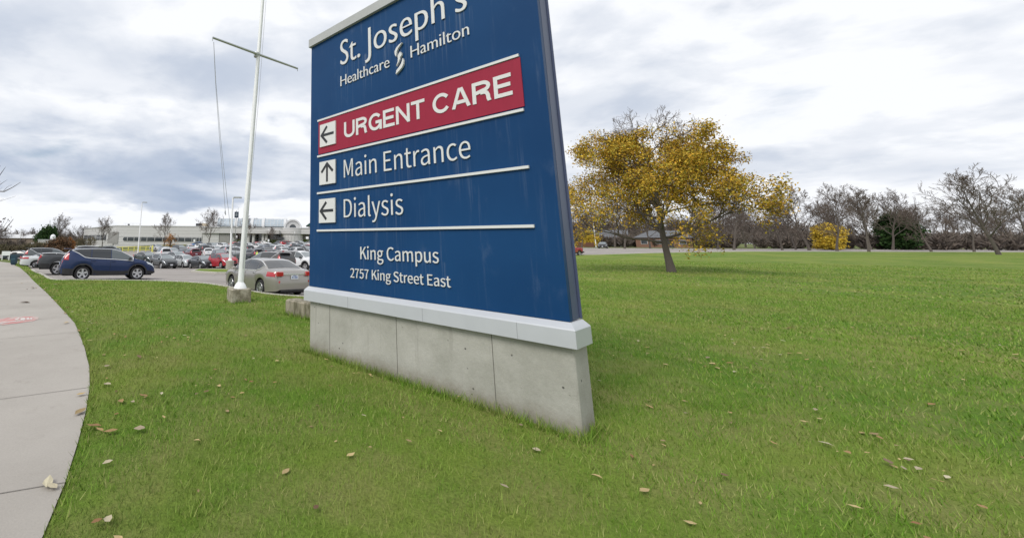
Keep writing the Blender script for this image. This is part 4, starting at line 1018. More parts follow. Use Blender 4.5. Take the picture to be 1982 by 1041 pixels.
# the tree just out of frame on the left whose bare branches reach in
def side_tree():
    q = at(-75, 500, 21.0); zg = T(q[0], 21.0) ; o = empty('bare_tree', (q[0], 21.0, zg), 0, 'bare tree at the far left edge with dark twigs reaching over the path', 'tree')
    b0 = np.array([q[0], 21.0, zg]); rng = np.random.default_rng(4)
    t = MB(); c = MB(); t.tube([(0, 0, 0), (.05, 0, 1.6), (.0, .1, 3.4), (-.2, .1, 5.2), (-.3, .2, 6.5)], [.2, .16, .12, .08, .03], 9)
    lv = []
    def br(pix, r, mb, n=5): 
        pts = [at(px, py, Y) - b0 for px, py, Y in pix]; mb.tube(pts, [r * (1 - .8 * i / (len(pts) - 1)) for i in range(len(pts))], n); return pts
    br([(-72, 420, 21), (-40, 380, 20.8), (-10, 370, 20.6), (8, 371, 20.5), (24, 363, 20.4), (40, 353, 20.3)], .045, t)
    br([(-30, 374, 20.7), (-8, 350, 20.6), (4, 333, 20.5), (11, 323, 20.5)], .03, c); br([(-12, 366, 20.6), (2, 356, 20.6), (14, 348, 20.5)], .02, c); br([(6, 371, 20.5), (14, 362, 20.5), (24, 357, 20.5)], .012, c)
    br([(-20, 340, 20.6), (-6, 328, 20.6), (2, 320, 20.6)], .014, c)
    br([(-72, 470, 21), (-40, 460, 20.8), (-8, 456, 20.6), (8, 446, 20.6), (18, 434, 20.5), (26, 424, 20.5)], .05, t)
    for pix in ([(-8, 456, 20.6), (6, 440, 20.5), (15, 428, 20.5), (17, 424, 20.5)], [(-20, 440, 20.7), (0, 438, 20.6), (7, 430, 20.6), (9, 424, 20.5)], [(2, 450, 20.6), (12, 447, 20.5), (22, 440, 20.5)], [(8, 446, 20.6), (20, 438, 20.5)], [(-30, 450, 20.7), (-4, 432, 20.6), (6, 425, 20.6)]):
        lv += br(pix, .016, c, 4)[1:]
    for i in range(7):
        a = rng.uniform(-2.2, 2.2); e = rng.uniform(.3, 1.1); L = rng.uniform(1.6, 3.0); z = rng.uniform(2.4, 6.2); p = np.array([0, .05, z]); d = np.array([-abs(math.cos(a)), math.sin(a), math.sin(e)]); pts = [p + d * L * k / 4 + rng.normal(0, .08, 3) for k in range(5)]; pts[0] = p
        c.tube(pts, [.04, .03, .022, .014, .008], 5)
        for j in range(8): s = pts[rng.integers(1, 5)]; dd = d + rng.normal(0, .5, 3); c.tube([s, s + dd * .4, s + dd * .8 + np.array([0, 0, .1])], [.012, .008, .005], 4)
    t.build('trunk', M['bark'], o, smooth=60); c.build('crown', mat('dark_twig', (.035, .03, .028), .9), o)
    m = mat('curled_leaf', (.06, .04, .03), .8); island_ramp(m, [(.05, .03, .02), (.10, .06, .03), (.03, .025, .02)])
    vs, fs = leaf_cloud([(p, None) for p in lv], 2, .06, 6, .05); np_mesh('leaves', vs, fs, m, o)
side_tree()
# ------------------------------------------------------------------ cars
SPECS = {
 'sedan': dict(L=4.86, W=1.83, H=1.47, wb=2.78, fo=.98, R=.335, sill=.24,
   top=[(-2.43,.60),(-2.40,.93),(-2.30,1.045),(-1.75,1.085),(-1.0,1.395),(-.5,1.455),(.1,1.47),(.5,1.435),(1.35,1.03),(1.7,.97),(2.2,.82),(2.38,.68),(2.43,.52)],
   belt=[(-2.43,.95),(-1.6,.985),(1.45,.90)], ws=(.55,1.34), rw=(-1.70,-1.02), side=[(.0,1.12),(-.95,-.035),(-1.42,-.985)], tail=((-2.43,-1.90),(2.75,4.45)), head=((1.98,2.38),(2.9,4.4)), trim=False, dark=False, sweep=(-1.50,-1.0)),
 'suv': dict(L=4.55, W=1.82, H=1.65, wb=2.62, fo=.93, R=.365, sill=.30,
   top=[(-2.275,.62),(-2.26,.98),(-2.16,1.20),(-1.92,1.50),(-1.70,1.595),(-.7,1.65),(0,1.64),(.42,1.565),(1.22,1.13),(1.55,1.07),(2.0,.93),(2.2,.78),(2.275,.55)],
   belt=[(-2.275,1.13),(-1.5,1.09),(1.3,.985)], ws=(.46,1.2), rw=(-2.18,-1.86), side=[(.0,1.02),(-.93,-.035),(-1.80,-.965)], tail=((-2.275,-1.96),(3.3,6.2)), head=((1.78,2.22),(3.0,4.3)), trim=True, dark=True, sweep=(-1.86,-1.05)),
 'hatch': dict(L=4.15, W=1.76, H=1.50, wb=2.58, fo=.85, R=.325, sill=.25,
   top=[(-2.075,.55),(-2.06,.92),(-1.95,1.12),(-1.70,1.36),(-1.48,1.44),(-.6,1.50),(.05,1.49),(.45,1.43),(1.25,1.03),(1.5,.98),(1.85,.83),(2.02,.68),(2.075,.5)],
   belt=[(-2.075,1.02),(-1.4,.99),(1.3,.90)], ws=(.48,1.23), rw=(-1.98,-1.62), side=[(.05,1.05),(-.88,-.03),(-1.45,-.94)], tail=((-2.075,-1.80),(3.0,4.7)), head=((1.62,2.04),(3.0,4.4)), trim=False, dark=False, sweep=(-1.6,-.9)),
 'pickup': dict(L=5.75, W=1.98, H=1.88, wb=3.6, fo=.98, R=.40, sill=.42,
   top=[(-2.875,.62),(-2.86,1.22),(-2.80,1.275),(-.95,1.29),(-.90,1.35),(-.70,1.80),(-.3,1.875),(.45,1.87),(.8,1.80),(1.5,1.30),(1.7,1.24),(2.6,1.12),(2.80,.98),(2.875,.65)],
   belt=[(-2.875,1.24),(-.9,1.26),(1.5,1.16)], ws=(.84,1.48), rw=(-.86,-.72), sweep=(-5,-4), side=[(.5,1.32),(-.62,.40)], tail=((-2.875,-2.70),(2.7,4.2)), head=((2.45,2.82),(3.0,4.2)), trim=False, dark=True),
}
def interp(pts, x):
    xs = [p[0] for p in pts]; return float(np.interp(x, xs, [p[1] for p in pts]))
class CarShape:
    def __init__(s, sp):
        s.sp = sp; s.xf = sp['L'] / 2 - sp['fo']; s.xr = s.xf - sp['wb']; L2 = sp['L'] / 2
        xs = set(np.round(np.arange(-L2, L2, .09), 3)) | {-L2, L2, -L2 + .02, L2 - .02, -L2 + .05, L2 - .05}
        Ra = sp['R'] + .075
        for xc in (s.xf, s.xr):
            for t in np.linspace(-1, 1, 13): xs.add(round(xc + Ra * math.sin(t * math.pi / 2), 4))
        s.xs = sorted(xs); s.Ra = Ra
    def top(s, x):
        L2 = s.sp['L'] / 2
        return sum(interp(s.sp['top'], min(L2, max(-L2, x + d))) * w for d, w in ((-.07, .25), (0, .5), (.07, .25)))
    def sec(s, x):
        sp = s.sp; L2 = sp['L'] / 2; W = sp['W'] / 2; d = L2 - abs(x)
        wf = 1.0 - .20 * max(0, 1 - d / .55) ** 2 - .10 * max(0, 1 - d / .12) ** 2 - .015 * max(0, 1 - d / 1.3)
        top = s.top(x); zb = sp['sill'] + .05 * max(0, 1 - d / .5)
        for xc in (s.xf, s.xr):
            if abs(x - xc) < s.Ra: zb = max(zb, sp['R'] + math.sqrt(max(0, s.Ra ** 2 - (x - xc) ** 2)))
        if d < .06: 
            q = (1 - d / .06); top = top - .05 * q; zb += .05 * q
        sh = min(interp(sp['belt'], x), top - .03); zb = min(zb, sh - .12); gh = max(0.0, top - sh)
        w = W * wf; tum = .42 * gh; wr = max(w * .94 - tum - .02, w * .30)
        h = sh - zb
        return [(w * .955, zb), (w * .985, zb + h * .28), (w, zb + h * .62), (w * .99, zb + h * .86), (w * .955, sh),
                (w * .955 + (wr - w * .955) * .5, sh + gh * .52), (wr + .02, sh + gh * .88), (wr - .07 * min(1, gh * 4), top - .012), (wr * .55, top + .012), (0, top + .02)]
    def pt(s, x, v, side=1):
        q = s.sec(x); i = min(int(v), 8); f = v - i
        return np.array([x, side * (q[i][0] + (q[i + 1][0] - q[i][0]) * f), q[i][1] + (q[i + 1][1] - q[i][1]) * f])
    def norm(s, x, v, side=1):
        e = .02; L2 = s.sp['L'] / 2; x0, x1 = max(-L2, x - e), min(L2, x + e); v0, v1 = max(0, v - .08), min(9, v + .08)
        a = s.pt(x1, v, side) - s.pt(x0, v, side); b = s.pt(x, v1, side) - s.pt(x, v0, side); n = -np.cross(a, b) * side; l = np.linalg.norm(n)
        return n / l if l > 1e-9 else np.array([0, side, 0.0])
    def body(s, mb):
        rows = []; n = len(s.xs)
        for x in s.xs:
            q = s.sec(x); rows += [(x, y, z) for y, z in q] + [(x, -y, z) for y, z in reversed(q[:-1])]
        k = 19; fs = []
        for i in range(n - 1):
            for j in range(k - 1): fs.append((i * k + j, (i + 1) * k + j, (i + 1) * k + j + 1, i * k + j + 1))
        fs.append(tuple(range(k))); fs.append(tuple((n - 1) * k + j for j in range(k - 1, -1, -1)))
        mb.add(rows, fs)
    def low(s, x, v0, v1):
        """lower window line sweeps up towards the tail"""
        xe, xb = s.sp['sweep']; t = min(1, max(0, (xb - x) / (xb - xe))); return v0 + (v1 - .25 - v0) * t ** 2.0
    def patch(s, mb, x0, x1, v0, v1, side=1, off=.006, nx=6, nv=3, skew=0.0, win=False):
        vs = []; va = v0
        for i in range(nx + 1):
            for j in range(nv + 1):
                if win: v0 = s.low(x0 + (x1 - x0) * i / nx, va, v1)
                v = v0 + (v1 - v0) * j / nv; x = x0 + (x1 - x0) * i / nx + skew * (j / nv - .5) ; x = min(s.sp['L'] / 2, max(-s.sp['L'] / 2, x)); vs.append(s.pt(x, v, side) + s.norm(x, v, side) * off)
        fs = []
        for i in range(nx):
            for j in range(nv):
                a = i * (nv + 1) + j; f = (a, a + nv + 1, a + nv + 2, a + 1); fs.append(f if side < 0 else tuple(reversed(f)))
        mb.add(vs, fs)
    def outline(s, x0, x1, v0, v1, side, off, n=10):
        p = [(x0 + (x1 - x0) * i / n, v0) for i in range(n + 1)] + [(x1, v0 + (v1 - v0) * i / 4) for i in range(1, 5)] + [(x1 + (x0 - x1) * i / n, v1) for i in range(1, n + 1)] + [(x0, v1 + (v0 - v1) * i / 4) for i in range(1, 5)]
        p = [(x, max(v, s.low(x, v0, v1))) for x, v in p]
        return [s.pt(x, v, side) + s.norm(x, v, side) * off for x, v in p]
def wheel_meshes(R, style):
    t = MB(); w = .205; pr = []
    for a in np.linspace(-math.pi / 2, math.pi / 2, 7): pr.append((R - .035 + .035 * math.cos(a), -w / 2 + .035 + (w - .07) * (a / math.pi + .5) + .035 * math.sin(a)))
    pr = [(R * .66, -w / 2 + .02)] + [(R * .80, -w / 2)] + pr + [(R * .80, w / 2), (R * .66, w / 2 - .02)]
    t.lathe(pr, n=28, axis='y', close=False)
    b = MB(); b.lathe([(R * .68, -.055), (.001, -.055)], n=24, axis='y', close=False); b.lathe([(.001, .04), (R * .68, .04)], n=24, axis='y', close=False)  # dark discs stand in for the shade behind the spokes
    r = MB(); r.lathe([(R * .68, .088), (R * .66, .098), (R * .60, .092), (R * .59, .05)], n=28, axis='y', close=False)
    r.lathe([(.001, .092), (.05, .09), (.065, .07)], n=12, axis='y', close=False)
    ns = 5 if style != 'multi' else 9; ww = .085 if style != 'multi' else .032
    for i in range(ns):
        a = 2 * math.pi * i / ns + .3; c, s_ = math.cos(a), math.sin(a); q = []
        for (rr, hw, y) in ((.03, ww * .45, .085), (R * .62, ww * .62, .088)):
            for sg in (-1, 1): q.append((c * rr - s_ * hw * sg, y, s_ * rr + c * hw * sg))
        q += [(p[0], .055, p[2]) for p in q]; r.add(q, [(0, 1, 3, 2), (4, 6, 7, 5), (0, 2, 6, 4), (1, 5, 7, 3)])
    return t, b, r
def make_car(kind, detail=2, wstyle='five', name='parked_car', tint='glass'):
    """detail 2 near, 1 middle distance, 0 far"""
    sp = SPECS[kind]; s = CarShape(sp); L2 = sp['L'] / 2; o = empty(name)
    mb = MB(); s.body(mb); body = mb.build('body', M['paint2' if wstyle == 'multi' else 'paint'], o, smooth=38, fix=True)
    u = MB(); u.box((0, 0, (sp['sill'] + .72) / 2 - .02), (sp['L'] - .30, sp['W'] - .50, .72 - sp['sill'] + .06)); u.box((0, 0, sp['sill'] + .03), (sp['wb'] - 2 * s.Ra, sp['W'] - .12, .10))
    u.build('underbody', M['under'], o)
    for sd in (1, -1):
        for i, (a, b) in enumerate(sp['side']):
            m = MB(); s.patch(m, a, b, 4.30, 6.55, sd, .006, 10, 4, win=True); m.build('side_window', M[tint] if i else M['glass_light' if detail and kind == 'suv' else 'glass'], o, smooth=60)
        m = MB(); a, b = sp['tail']; s.patch(m, a[0] + .002, a[1], b[0], b[1], sd, .008, 5, 4); m.build('tail_light', M['tail'], o, smooth=60)
        m = MB(); a, b = sp['head']; s.patch(m, a[0], a[1], b[0], b[1], sd, .008, 5, 3, skew=-.10); m.build('headlight', M['lens'], o, smooth=60)
    def both(v0, x0, x1, mm, name):
        m = MB()
        for sd in (1, -1): s.patch(m, x0, x1, v0, 9.0, sd, .006, 6, 4)
        return m.build(name, mm, o, smooth=60)
    both(7.12, sp['ws'][0], sp['ws'][1], M['screen'], 'windscreen'); both(7.12, sp['rw'][0], sp['rw'][1], M[tint], 'rear_window')
    wt, wb_, wr = wheel_meshes(sp['R'], wstyle); first = None
    for xc in (s.xf, s.xr):
        for sd in (1, -1):
            if first is None:
                w = wt.build('wheel', M['tyre'], o, smooth=40); r = wr.build('rim', M['rim'], w, smooth=40); wb_.build('wheel_shade_disc', M['rim_dark'], w, smooth=40); first = w
            else: w = copy_tree(first, o)
            w.location = (xc, sd * (sp['W'] / 2 - .125), sp['R']); w.rotation_euler = (0, 0, 0 if sd > 0 else math.pi)
    ge = L2 - .005
    hN = interp(sp['top'], L2 - .05)
    MB().bbox((ge, 0, sp['sill'] + .37), (.05, sp['W'] * .52, .17), .02).build('grille', M['black'], o, smooth=30)
    MB().box((ge, 0, sp['sill'] + .13), (.06, sp['W'] * .66, .14)).build('front_bumper', M['black'], o)
    MB().box((ge + .03, 0, sp['sill'] + .20), (.012, .31, .15)).build('front_plate', M['plate'], o)
    zb = (.80 if kind == 'sedan' else .86 if kind != 'pickup' else .72)
    pl = MB().box((-ge - .022, 0, zb), (.012, .31, .155)).build('rear_plate', M['plate'], o)
    if detail:
        m = MB()
        for i in range(7):
            if i == 4: continue
            m.box((-ge - .030, -.105 + .035 * i, zb - .01), (.005, .020, .07))
        m.box((-ge - .030, 0, zb + .055), (.005, .14, .022)); m.build('plate_digits', M['plate_blue'], pl)
        MB().box((-L2 + .015, 0, sp['sill'] + (.06 if kind == 'sedan' else .12)), (.07, sp['W'] * .62, .08 if kind == 'sedan' else .18)).build('rear_bumper', M['black'], o)
        if kind == 'sedan':
            for sd in (1, -1): MB().bbox((-ge - .004, sd * .62, .93), (.10, .28, .16), .02).build('tail_light', M['tail'], o, smooth=40)
        if kind == 'sedan': MB().bbox((-ge - .02, 0, zb + .115), (.03, sp['W'] * .58, .035), .008).build('boot_trim', M['chrome'], o, smooth=30)
        for sd in (1, -1):
            xm = sp['side'][0][1] - .16; q = s.pt(xm, 4.4, sd); m = MB(); m.bbox((q[0] + .03, q[1] + sd * .13, q[2] + .06), (.12, .20, .14), .035); m.box((q[0] + .03, q[1] + sd * .02, q[2] + .02), (.06, .10, .05)); m.build('mirror', M['black'] if kind in ('suv', 'pickup') else M['paint'], o, smooth=40)
        if kind in ('sedan', 'hatch', 'suv', 'pickup'):
            for a, b in sp['side'][:2]:
                for sd in (1, -1):
                    q = s.pt(a + .10, 3.55, sd); MB().bbox((q[0], q[1] + sd * .012, q[2]), (.18, .045, .035), .01).build('door_handle', M['chrome'] if kind == 'sedan' else M['paint'], o, smooth=40)
    if detail == 2:
        m = MB()
        for sd in (1, -1):
            for x in [sp['side'][0][1] - .02 + .12, sp['side'][0][0] - .03, sp['side'][1][0] - .02]:
                s.patch(m, x - .006, x + .006, .25, 4.3, sd, .002, 1, 10)
        m.build('door_seam', M['under'], o)
    if sp['trim'] and detail:
        for sd in (1, -1):
            a, b = sp['side'][-1][0], sp['side'][0][1]; pts = s.outline(a - .03, b + .05, 4.18, 6.72, sd, .010); MB().tube(pts + [pts[0]], .020, 5, cap=False).build('window_trim', M['trim'], o, smooth=50)
    elif detail and kind == 'sedan':
        for sd in (1, -1):
            a, b = sp['side'][-1][0], sp['side'][0][1]; pts = s.outline(a - .03, b + .05, 4.2, 6.7, sd, .010); MB().tube(pts, .015, 5, cap=False).build('window_trim', M['trim'], o, smooth=50)
    if sp['dark']:
        for sd in (1, -1):
            m = MB()
            for xc in (s.xf, s.xr):
                vs = []; n = 14
                for i in range(n + 1):
                    t = math.pi * (-.06 + 1.12 * i / n); 
                    for rr, oy in ((s.Ra - .005, .012), (s.Ra + .065, .008)):
                        x = xc - rr * math.cos(t); z = sp['R'] + rr * math.sin(t); y = s.pt(min(L2 - .02, max(-L2 + .02, x)), 1.2, sd)[1]; vs.append((x, y + sd * oy, max(z, sp['sill'])))
                m.add(vs, [(2 * i, 2 * i + 1, 2 * i + 3, 2 * i + 2) for i in range(n)])
            s.patch(m, s.xr + s.Ra, s.xf - s.Ra, 0, .95, sd, .010, 6, 2); s.patch(m, -L2 + .02, s.xr - s.Ra - .02, 0, 1.25, sd, .010, 5, 2); s.patch(m, s.xf + s.Ra + .02, L2 - .02, 0, 1.1, sd, .010, 5, 2)
            m.build('cladding', M['black'], o, smooth=50)
    if kind == 'pickup':
        MB().box((-1.86, 0, 1.292), (1.72, 1.55, .05)).build('bed_cover', M['under'], o); MB().bbox((-2.93, 0, .60), (.16, 1.8, .18), .03).build('step_bumper', M['black'], o, smooth=30)
    if kind == 'suv' and detail:
        MB().bbox((-2.02, 0, 1.60), (.30, 1.05, .035), .01).build('roof_spoiler', M['paint'], o, smooth=30)
        for sd in (1, -1): MB().tube([(-1.4, sd * .52, 1.655), (-1.3, sd * .53, 1.70), (.0, sd * .54, 1.70), (.1, sd * .54, 1.66)], .02, 5).build('roof_rail', M['black'], o, smooth=40)
    return o
def ground_rot(x, y, yaw):
    e = .9; nx = -(T(x + e, y) - T(x - e, y)) / (2 * e); ny = -(T(x, y + e) - T(x, y - e)) / (2 * e)
    up = Vector((nx, ny, 1)).normalized(); f = Vector((math.cos(yaw), math.sin(yaw), 0)); l = up.cross(f).normalized(); f = l.cross(up)
    return Matrix(((f.x, l.x, up.x), (f.y, l.y, up.y), (f.z, l.z, up.z))).to_euler()
PROTO = {}
def car(kind, px, Y, yaw, col, label, detail=1, wstyle='five', tint='glass', name='parked_car', s=1.0, cat='car', group='cars in the hospital car park', sz=None):
    key = (kind, detail, wstyle, tint, name)
    if key not in PROTO: PROTO[key] = o = make_car(kind, detail, wstyle, name, tint); fresh = True
    else: o = copy_tree(PROTO[key]); fresh = False
    q = at(px, 500, Y); x = q[0]; o.location = (x, Y, T(x, Y) - .005); o.rotation_euler = ground_rot(x, Y, yaw); o.scale = (s, s, s if sz is None else sz)
    for ch in [o] + list(o.children_recursive): ch.color = (*col, 1)
    return tag(o, label, cat, group)
E1 = rad(31); AWAY = E1 + math.pi / 2; FACE = E1 - math.pi / 2 + rad(11)
NAVY, TAUPE, WHITE, SILVER, DGREY, BLACK, RED, MAROON, GREY, BLUE, DGREEN, BROWN = (.006, .021, .080), (.355, .332, .303), (.70, .71, .72), (.46, .48, .49), (.060, .064, .068), (.018, .02, .022), (.34, .018, .028), (.12, .014, .022), (.17, .18, .19), (.02, .11, .33), (.022, .034, .034), (.10, .085, .07)
LB = (.20, .25, .30)
car('suv', 210.5, 23.0, rad(33), NAVY, 'dark blue compact SUV with chrome window trim parked side on behind the lawn', 2, sz=.98)
car('sedan', 513, 17.2, AWAY + rad(2), TAUPE, 'taupe silver sedan seen from behind between the flagpole and the blue sign', 2, 'multi', s=.96, sz=.91)
car('pickup', 166, 28.8, rad(33), (.055, .06, .068), 'grey pickup truck with its tail showing behind the dark blue SUV', 2, name='pickup_truck', cat='pickup truck', s=.96, sz=1.0)
car('sedan', 106, 36, rad(35), (.60, .62, .63), 'white sedan with its rear beside the grey pickup truck', 1, sz=.84)
car('suv', 98, 41, rad(35), (.10, .11, .115), 'dark grey SUV with silver pillars behind the white sedan at left', 1, tint='glass')
car('sedan', 37, 76, rad(10), (.05, .06, .08), 'dark sedan on the lane beyond the teal bin', 0)
car('suv', 24, 150, rad(-15), WHITE, 'small white van far down the lane among brown scrub', 0, s=.8)
car('hatch', 213, 88, rad(20), (.13, .15, .165), 'grey car whose roof just shows over the dark blue SUV', 0)
car('sedan', 283, 60, FACE + rad(6), DGREEN, 'dark sedan nosing out beyond the bonnet of the dark blue SUV', 1)
car('suv', 317, 50.5, FACE, DGREY, 'dark grey crossover facing us at the left end of the front row', 1, tint='glass')
car('hatch', 358, 52.5, FACE, SILVER, 'light silver hatchback facing us between the dark grey crossover and the black sedan', 1)
car('sedan', 392, 48.5, FACE - rad(4), (.035, .038, .042), 'black sedan facing us beside the small grass island', 1)
car('hatch', 432, 46.5, FACE - rad(4), RED, 'bright red hatchback facing us behind the lamp post footing', 1, s=1.06)
car('hatch', 466, 51, AWAY - rad(64), DGREEN, 'dark green hatchback seen side on between the lamp post and the flagpole', 1)
car('suv', 520, 31.5, AWAY + rad(14), (.075, .07, .066), 'dark grey brown SUV with black spoiler just beyond the taupe sedan', 1, tint='glass')
car('suv', 584, 36.5, FACE + rad(2), WHITE, 'white SUV facing us, half hidden by the blue sign', 1)
car('suv', 316, 65, AWAY, WHITE, 'white van like SUV with two dark rear windows in the second row', 1, sz=1.12)
car('sedan', 342, 60, FACE, (.27, .31, .32), 'pale grey sedan with a broad windscreen behind the silver hatchback', 1)
car('suv', 372, 66, AWAY, MAROON, 'dark maroon SUV seen from behind in the second row', 1)
car('hatch', 402, 72, AWAY - rad(15), WHITE, 'white hatchback with dark rear window behind the red hatchback', 1)
car('suv', 347, 86, FACE, (.022, .022, .024), 'black SUV in the third row below the ribbon window', 0)
car('hatch', 320, 80, FACE, (.33, .34, .35), 'silver hatchback showing only its roof above the white van like SUV', 0)
car('sedan', 366, 92, AWAY, (.55, .55, .56), 'off white sedan behind the black SUV', 0)
car('sedan', 384, 116, rad(10), BLUE, 'bright blue car parked side on near the hospital wall', 0, sz=1.2)
car('hatch', 388, 99, FACE, WHITE, 'small white hatchback just in front of the bright blue car', 0)
car('suv', 410, 103, FACE, (.24, .26, .27), 'mid grey SUV with pale windscreen right of the bright blue car', 0)
car('suv', 432, 100, FACE, (.68, .69, .70), 'clean white SUV in the far row left of the lamp post', 0)
car('hatch', 424, 62, FACE - rad(20), (.075, .078, .085), 'charcoal hatchback directly above the bright red hatchback', 1)
car('suv', 436, 80, AWAY, (.33, .34, .37), 'silver SUV seen from behind left of the lamp post', 0)
car('sedan', 459, 108, rad(15), (.12, .125, .135), 'grey sedan side on between lamp post and flagpole in the far row', 0)
car('sedan', 456, 76, FACE, (.36, .38, .39), 'silver sedan facing us right beside the lamp post', 0)
car('suv', 487, 58, AWAY + rad(8), (.052, .048, .060), 'large black SUV with red tail lamps right of the flagpole', 1)
car('sedan', 480, 108, FACE, (.62, .63, .64), 'pearl white sedan right of the flagpole in the far row', 0)
car('sedan', 509, 128, rad(-12), WHITE, 'white sedan crossing in front of the entrance doors', 0)
car('hatch', 494, 118, AWAY, (.42, .06, .06), 'small pale red hatchback at the tail of the white crossing sedan', 0)
car('suv', 508, 80, AWAY, (.20, .23, .27), 'blue grey SUV seen from behind next to the person in the yellow vest', 0)
car('suv', 530, 78, AWAY, (.66, .67, .68), 'white SUV seen from behind in the middle rows', 0)
car('hatch', 549, 86, FACE + rad(8), WHITE, 'white hatchback turned towards us beyond the dark grey brown SUV', 0)
car('suv', 571, 82, rad(155), LB, 'blue grey estate car side on beyond the white SUV', 0)
car('suv', 558, 116, rad(5), RED, 'red SUV parked under the oval sign near the entrance', 0)
car('sedan', 586, 106, FACE, (.34, .35, .36), 'silver sedan near the far bay at the edge of the blue sign', 0)
car('sedan', 598, 88, FACE, (.36, .03, .04), 'red sedan half hidden by the left edge of the blue sign', 0)
car('sedan', 545, 66, AWAY, (.64, .65, .66), 'white sedan roof showing just over the dark grey brown SUV', 0)
car('hatch', 478, 88, AWAY, (.045, .047, .055), 'charcoal hatchback partly hidden behind the flagpole', 0)
car('sedan', 521, 98, FACE, (.15, .16, .18), 'dark grey sedan in the far middle row before the canopy', 0)

X = [('sedan', 302, 96, 'F', (.40, .41, .42), 'silver sedan at the left end of the third row by the green cabinet'), ('hatch', 333, 74, 'F', (.30, .31, .32), 'grey hatchback tucked behind the white van like SUV'),
     ('sedan', 357, 72, 'A', (.09, .095, .10), 'charcoal sedan left of the dark maroon SUV'), ('suv', 392, 86, 'A', (.05, .052, .055), 'black SUV just above the white hatchback with the dark rear window'),
     ('hatch', 416, 84, 'F', (.45, .46, .47), 'silver hatchback above the bright red hatchback'), ('sedan', 446, 92, 'A', (.58, .59, .60), 'pale sedan directly behind the lamp post pole'),
     ('suv', 466, 66, 'F', (.36, .38, .40), 'silver SUV framed between lamp post and flagpole'), ('hatch', 499, 100, 'F', (.60, .61, .62), 'white hatchback in the far row right of the flagpole'),
     ('sedan', 513, 68, 'A', (.16, .165, .175), 'grey sedan just behind the person in the yellow vest'), ('sedan', 537, 100, 'F', (.20, .22, .25), 'slate grey sedan in the far row under the canopy'),
     ('suv', 560, 98, 'A', (.42, .43, .44), 'silver SUV in the far row below the oval sign'), ('sedan', 590, 72, 'F', (.11, .115, .125), 'charcoal sedan beside the sign edge behind the white SUV'),
     ('hatch', 570, 64, 'A', (.50, .51, .52), 'light grey hatchback seen over the white SUV'), ('sedan', 601, 118, 'F', (.62, .63, .64), 'white sedan almost hidden by the sign edge in the last row'),
     ('suv', 470, 124, 'F', (.28, .29, .30), 'mid grey SUV in the last row before the entrance columns'), ('hatch', 450, 122, 'A', (.52, .08, .08), 'small red hatchback in the last row left of the flagpole'),
     ('sedan', 416, 118, 'F', (.33, .34, .36), 'grey sedan in the last row at the foot of the bare tree'), ('suv', 540, 122, 'A', (.055, .06, .065), 'black SUV in the last row under the canopy'), ('sedan', 579, 124, 'F', (.45, .46, .48), 'light grey sedan in the last row before the rounded bay')]
for k_, px_, Y_, f_, c_, l_ in X: car(k_, px_, Y_, FACE if f_ == 'F' else AWAY, c_, l_, 0)

# ------------------------------------------------------------------ car park furniture
def lamp(px, pb, pt, Y, label, r=.085, foot=True, side=1):
    q = at(px, pb, Y); zg = T(q[0], Y); o = empty('street_lamp', (q[0], Y, zg), 0, label, 'lamp post', 'lamp posts of the car park'); h = at(px, pt, Y)[2] - zg; fb = 0
    if foot:
        fb = .92; MB().lathe([(.36, -.3), (.36, fb - .03), (.33, fb)], n=24).build('footing', M['concrete'], o, smooth=40)
        MB().lathe([(.20, fb), (.19, fb + .06), (.11, fb + .2)], n=16).build('base_collar', M['white_metal'], o, smooth=40)
    MB().tube([(0, 0, fb), (0, 0, h * .5), (0, 0, h)], [r, r * .8, r * .6], 12).build('pole', M['white_metal'], o, smooth=40)
    hd = MB(); hd.bbox((side * .45, 0, h + .04), (.75, .34, .13), .04); hd.tube([(0, 0, h - .06), (side * .2, 0, h + .02)], .035, 6); hd = hd.build('lamp_head', M['grey_metal'], o, smooth=30)
    MB().box((side * .45, 0, h - .032), (.5, .24, .02)).build('lamp_lens', M['lens'], hd); return o
lamp(444.5, 524, 383, 38.5, 'white lamp post on a round concrete footing at the small grass island', .12)
lamp(266, 499, 392, 70, 'slim white lamp post rising in front of the long ribbon window', .10, False, 1)
# dark blue banner sign on its own tall post, by the entrance
q = at(455, 472, 126); o = empty('banner_sign', (q[0], 126, T(q[0], 126)), 0, 'small dark blue square sign high on a mast above the entrance roof', 'sign'); z0, z1 = at(455, 421.5, 126)[2] - o.location.z, at(455, 410, 126)[2] - o.location.z
MB().tube([(0, 0, 0), (0, 0, z1 + .4)], .09, 8).build('mast', M['grey_metal'], o, smooth=40)
pnl = MB().bbox((.1, -.14, (z0 + z1) / 2), (1.25, .12, z1 - z0), .02).build('panel', mat('banner_navy', (.016, .03, .055), .5), o); m = MB(); zc = (z0 + z1) / 2
m.tube([(.1 + .42 * math.cos(t), -.21, zc + .42 * math.sin(t)) for t in np.linspace(.4, 5.9, 18)], .05, 4); m.box((.1, -.21, zc), (.1, .03, .8)); m.box((.1, -.212, zc + .05), (.6, .03, .1)); m.build('emblem', mat('pale_emblem', (.35, .40, .42), .6), pnl)
m = MB(); m.tube([(.5, 0, z1), (.5, 0, z1 + 1.0)], .03, 4); m.tube([(.25, 0, z1 + .85), (.8, 0, z1 + 1.15)], .03, 4); m.build('aerial', M['dark_metal'], o)
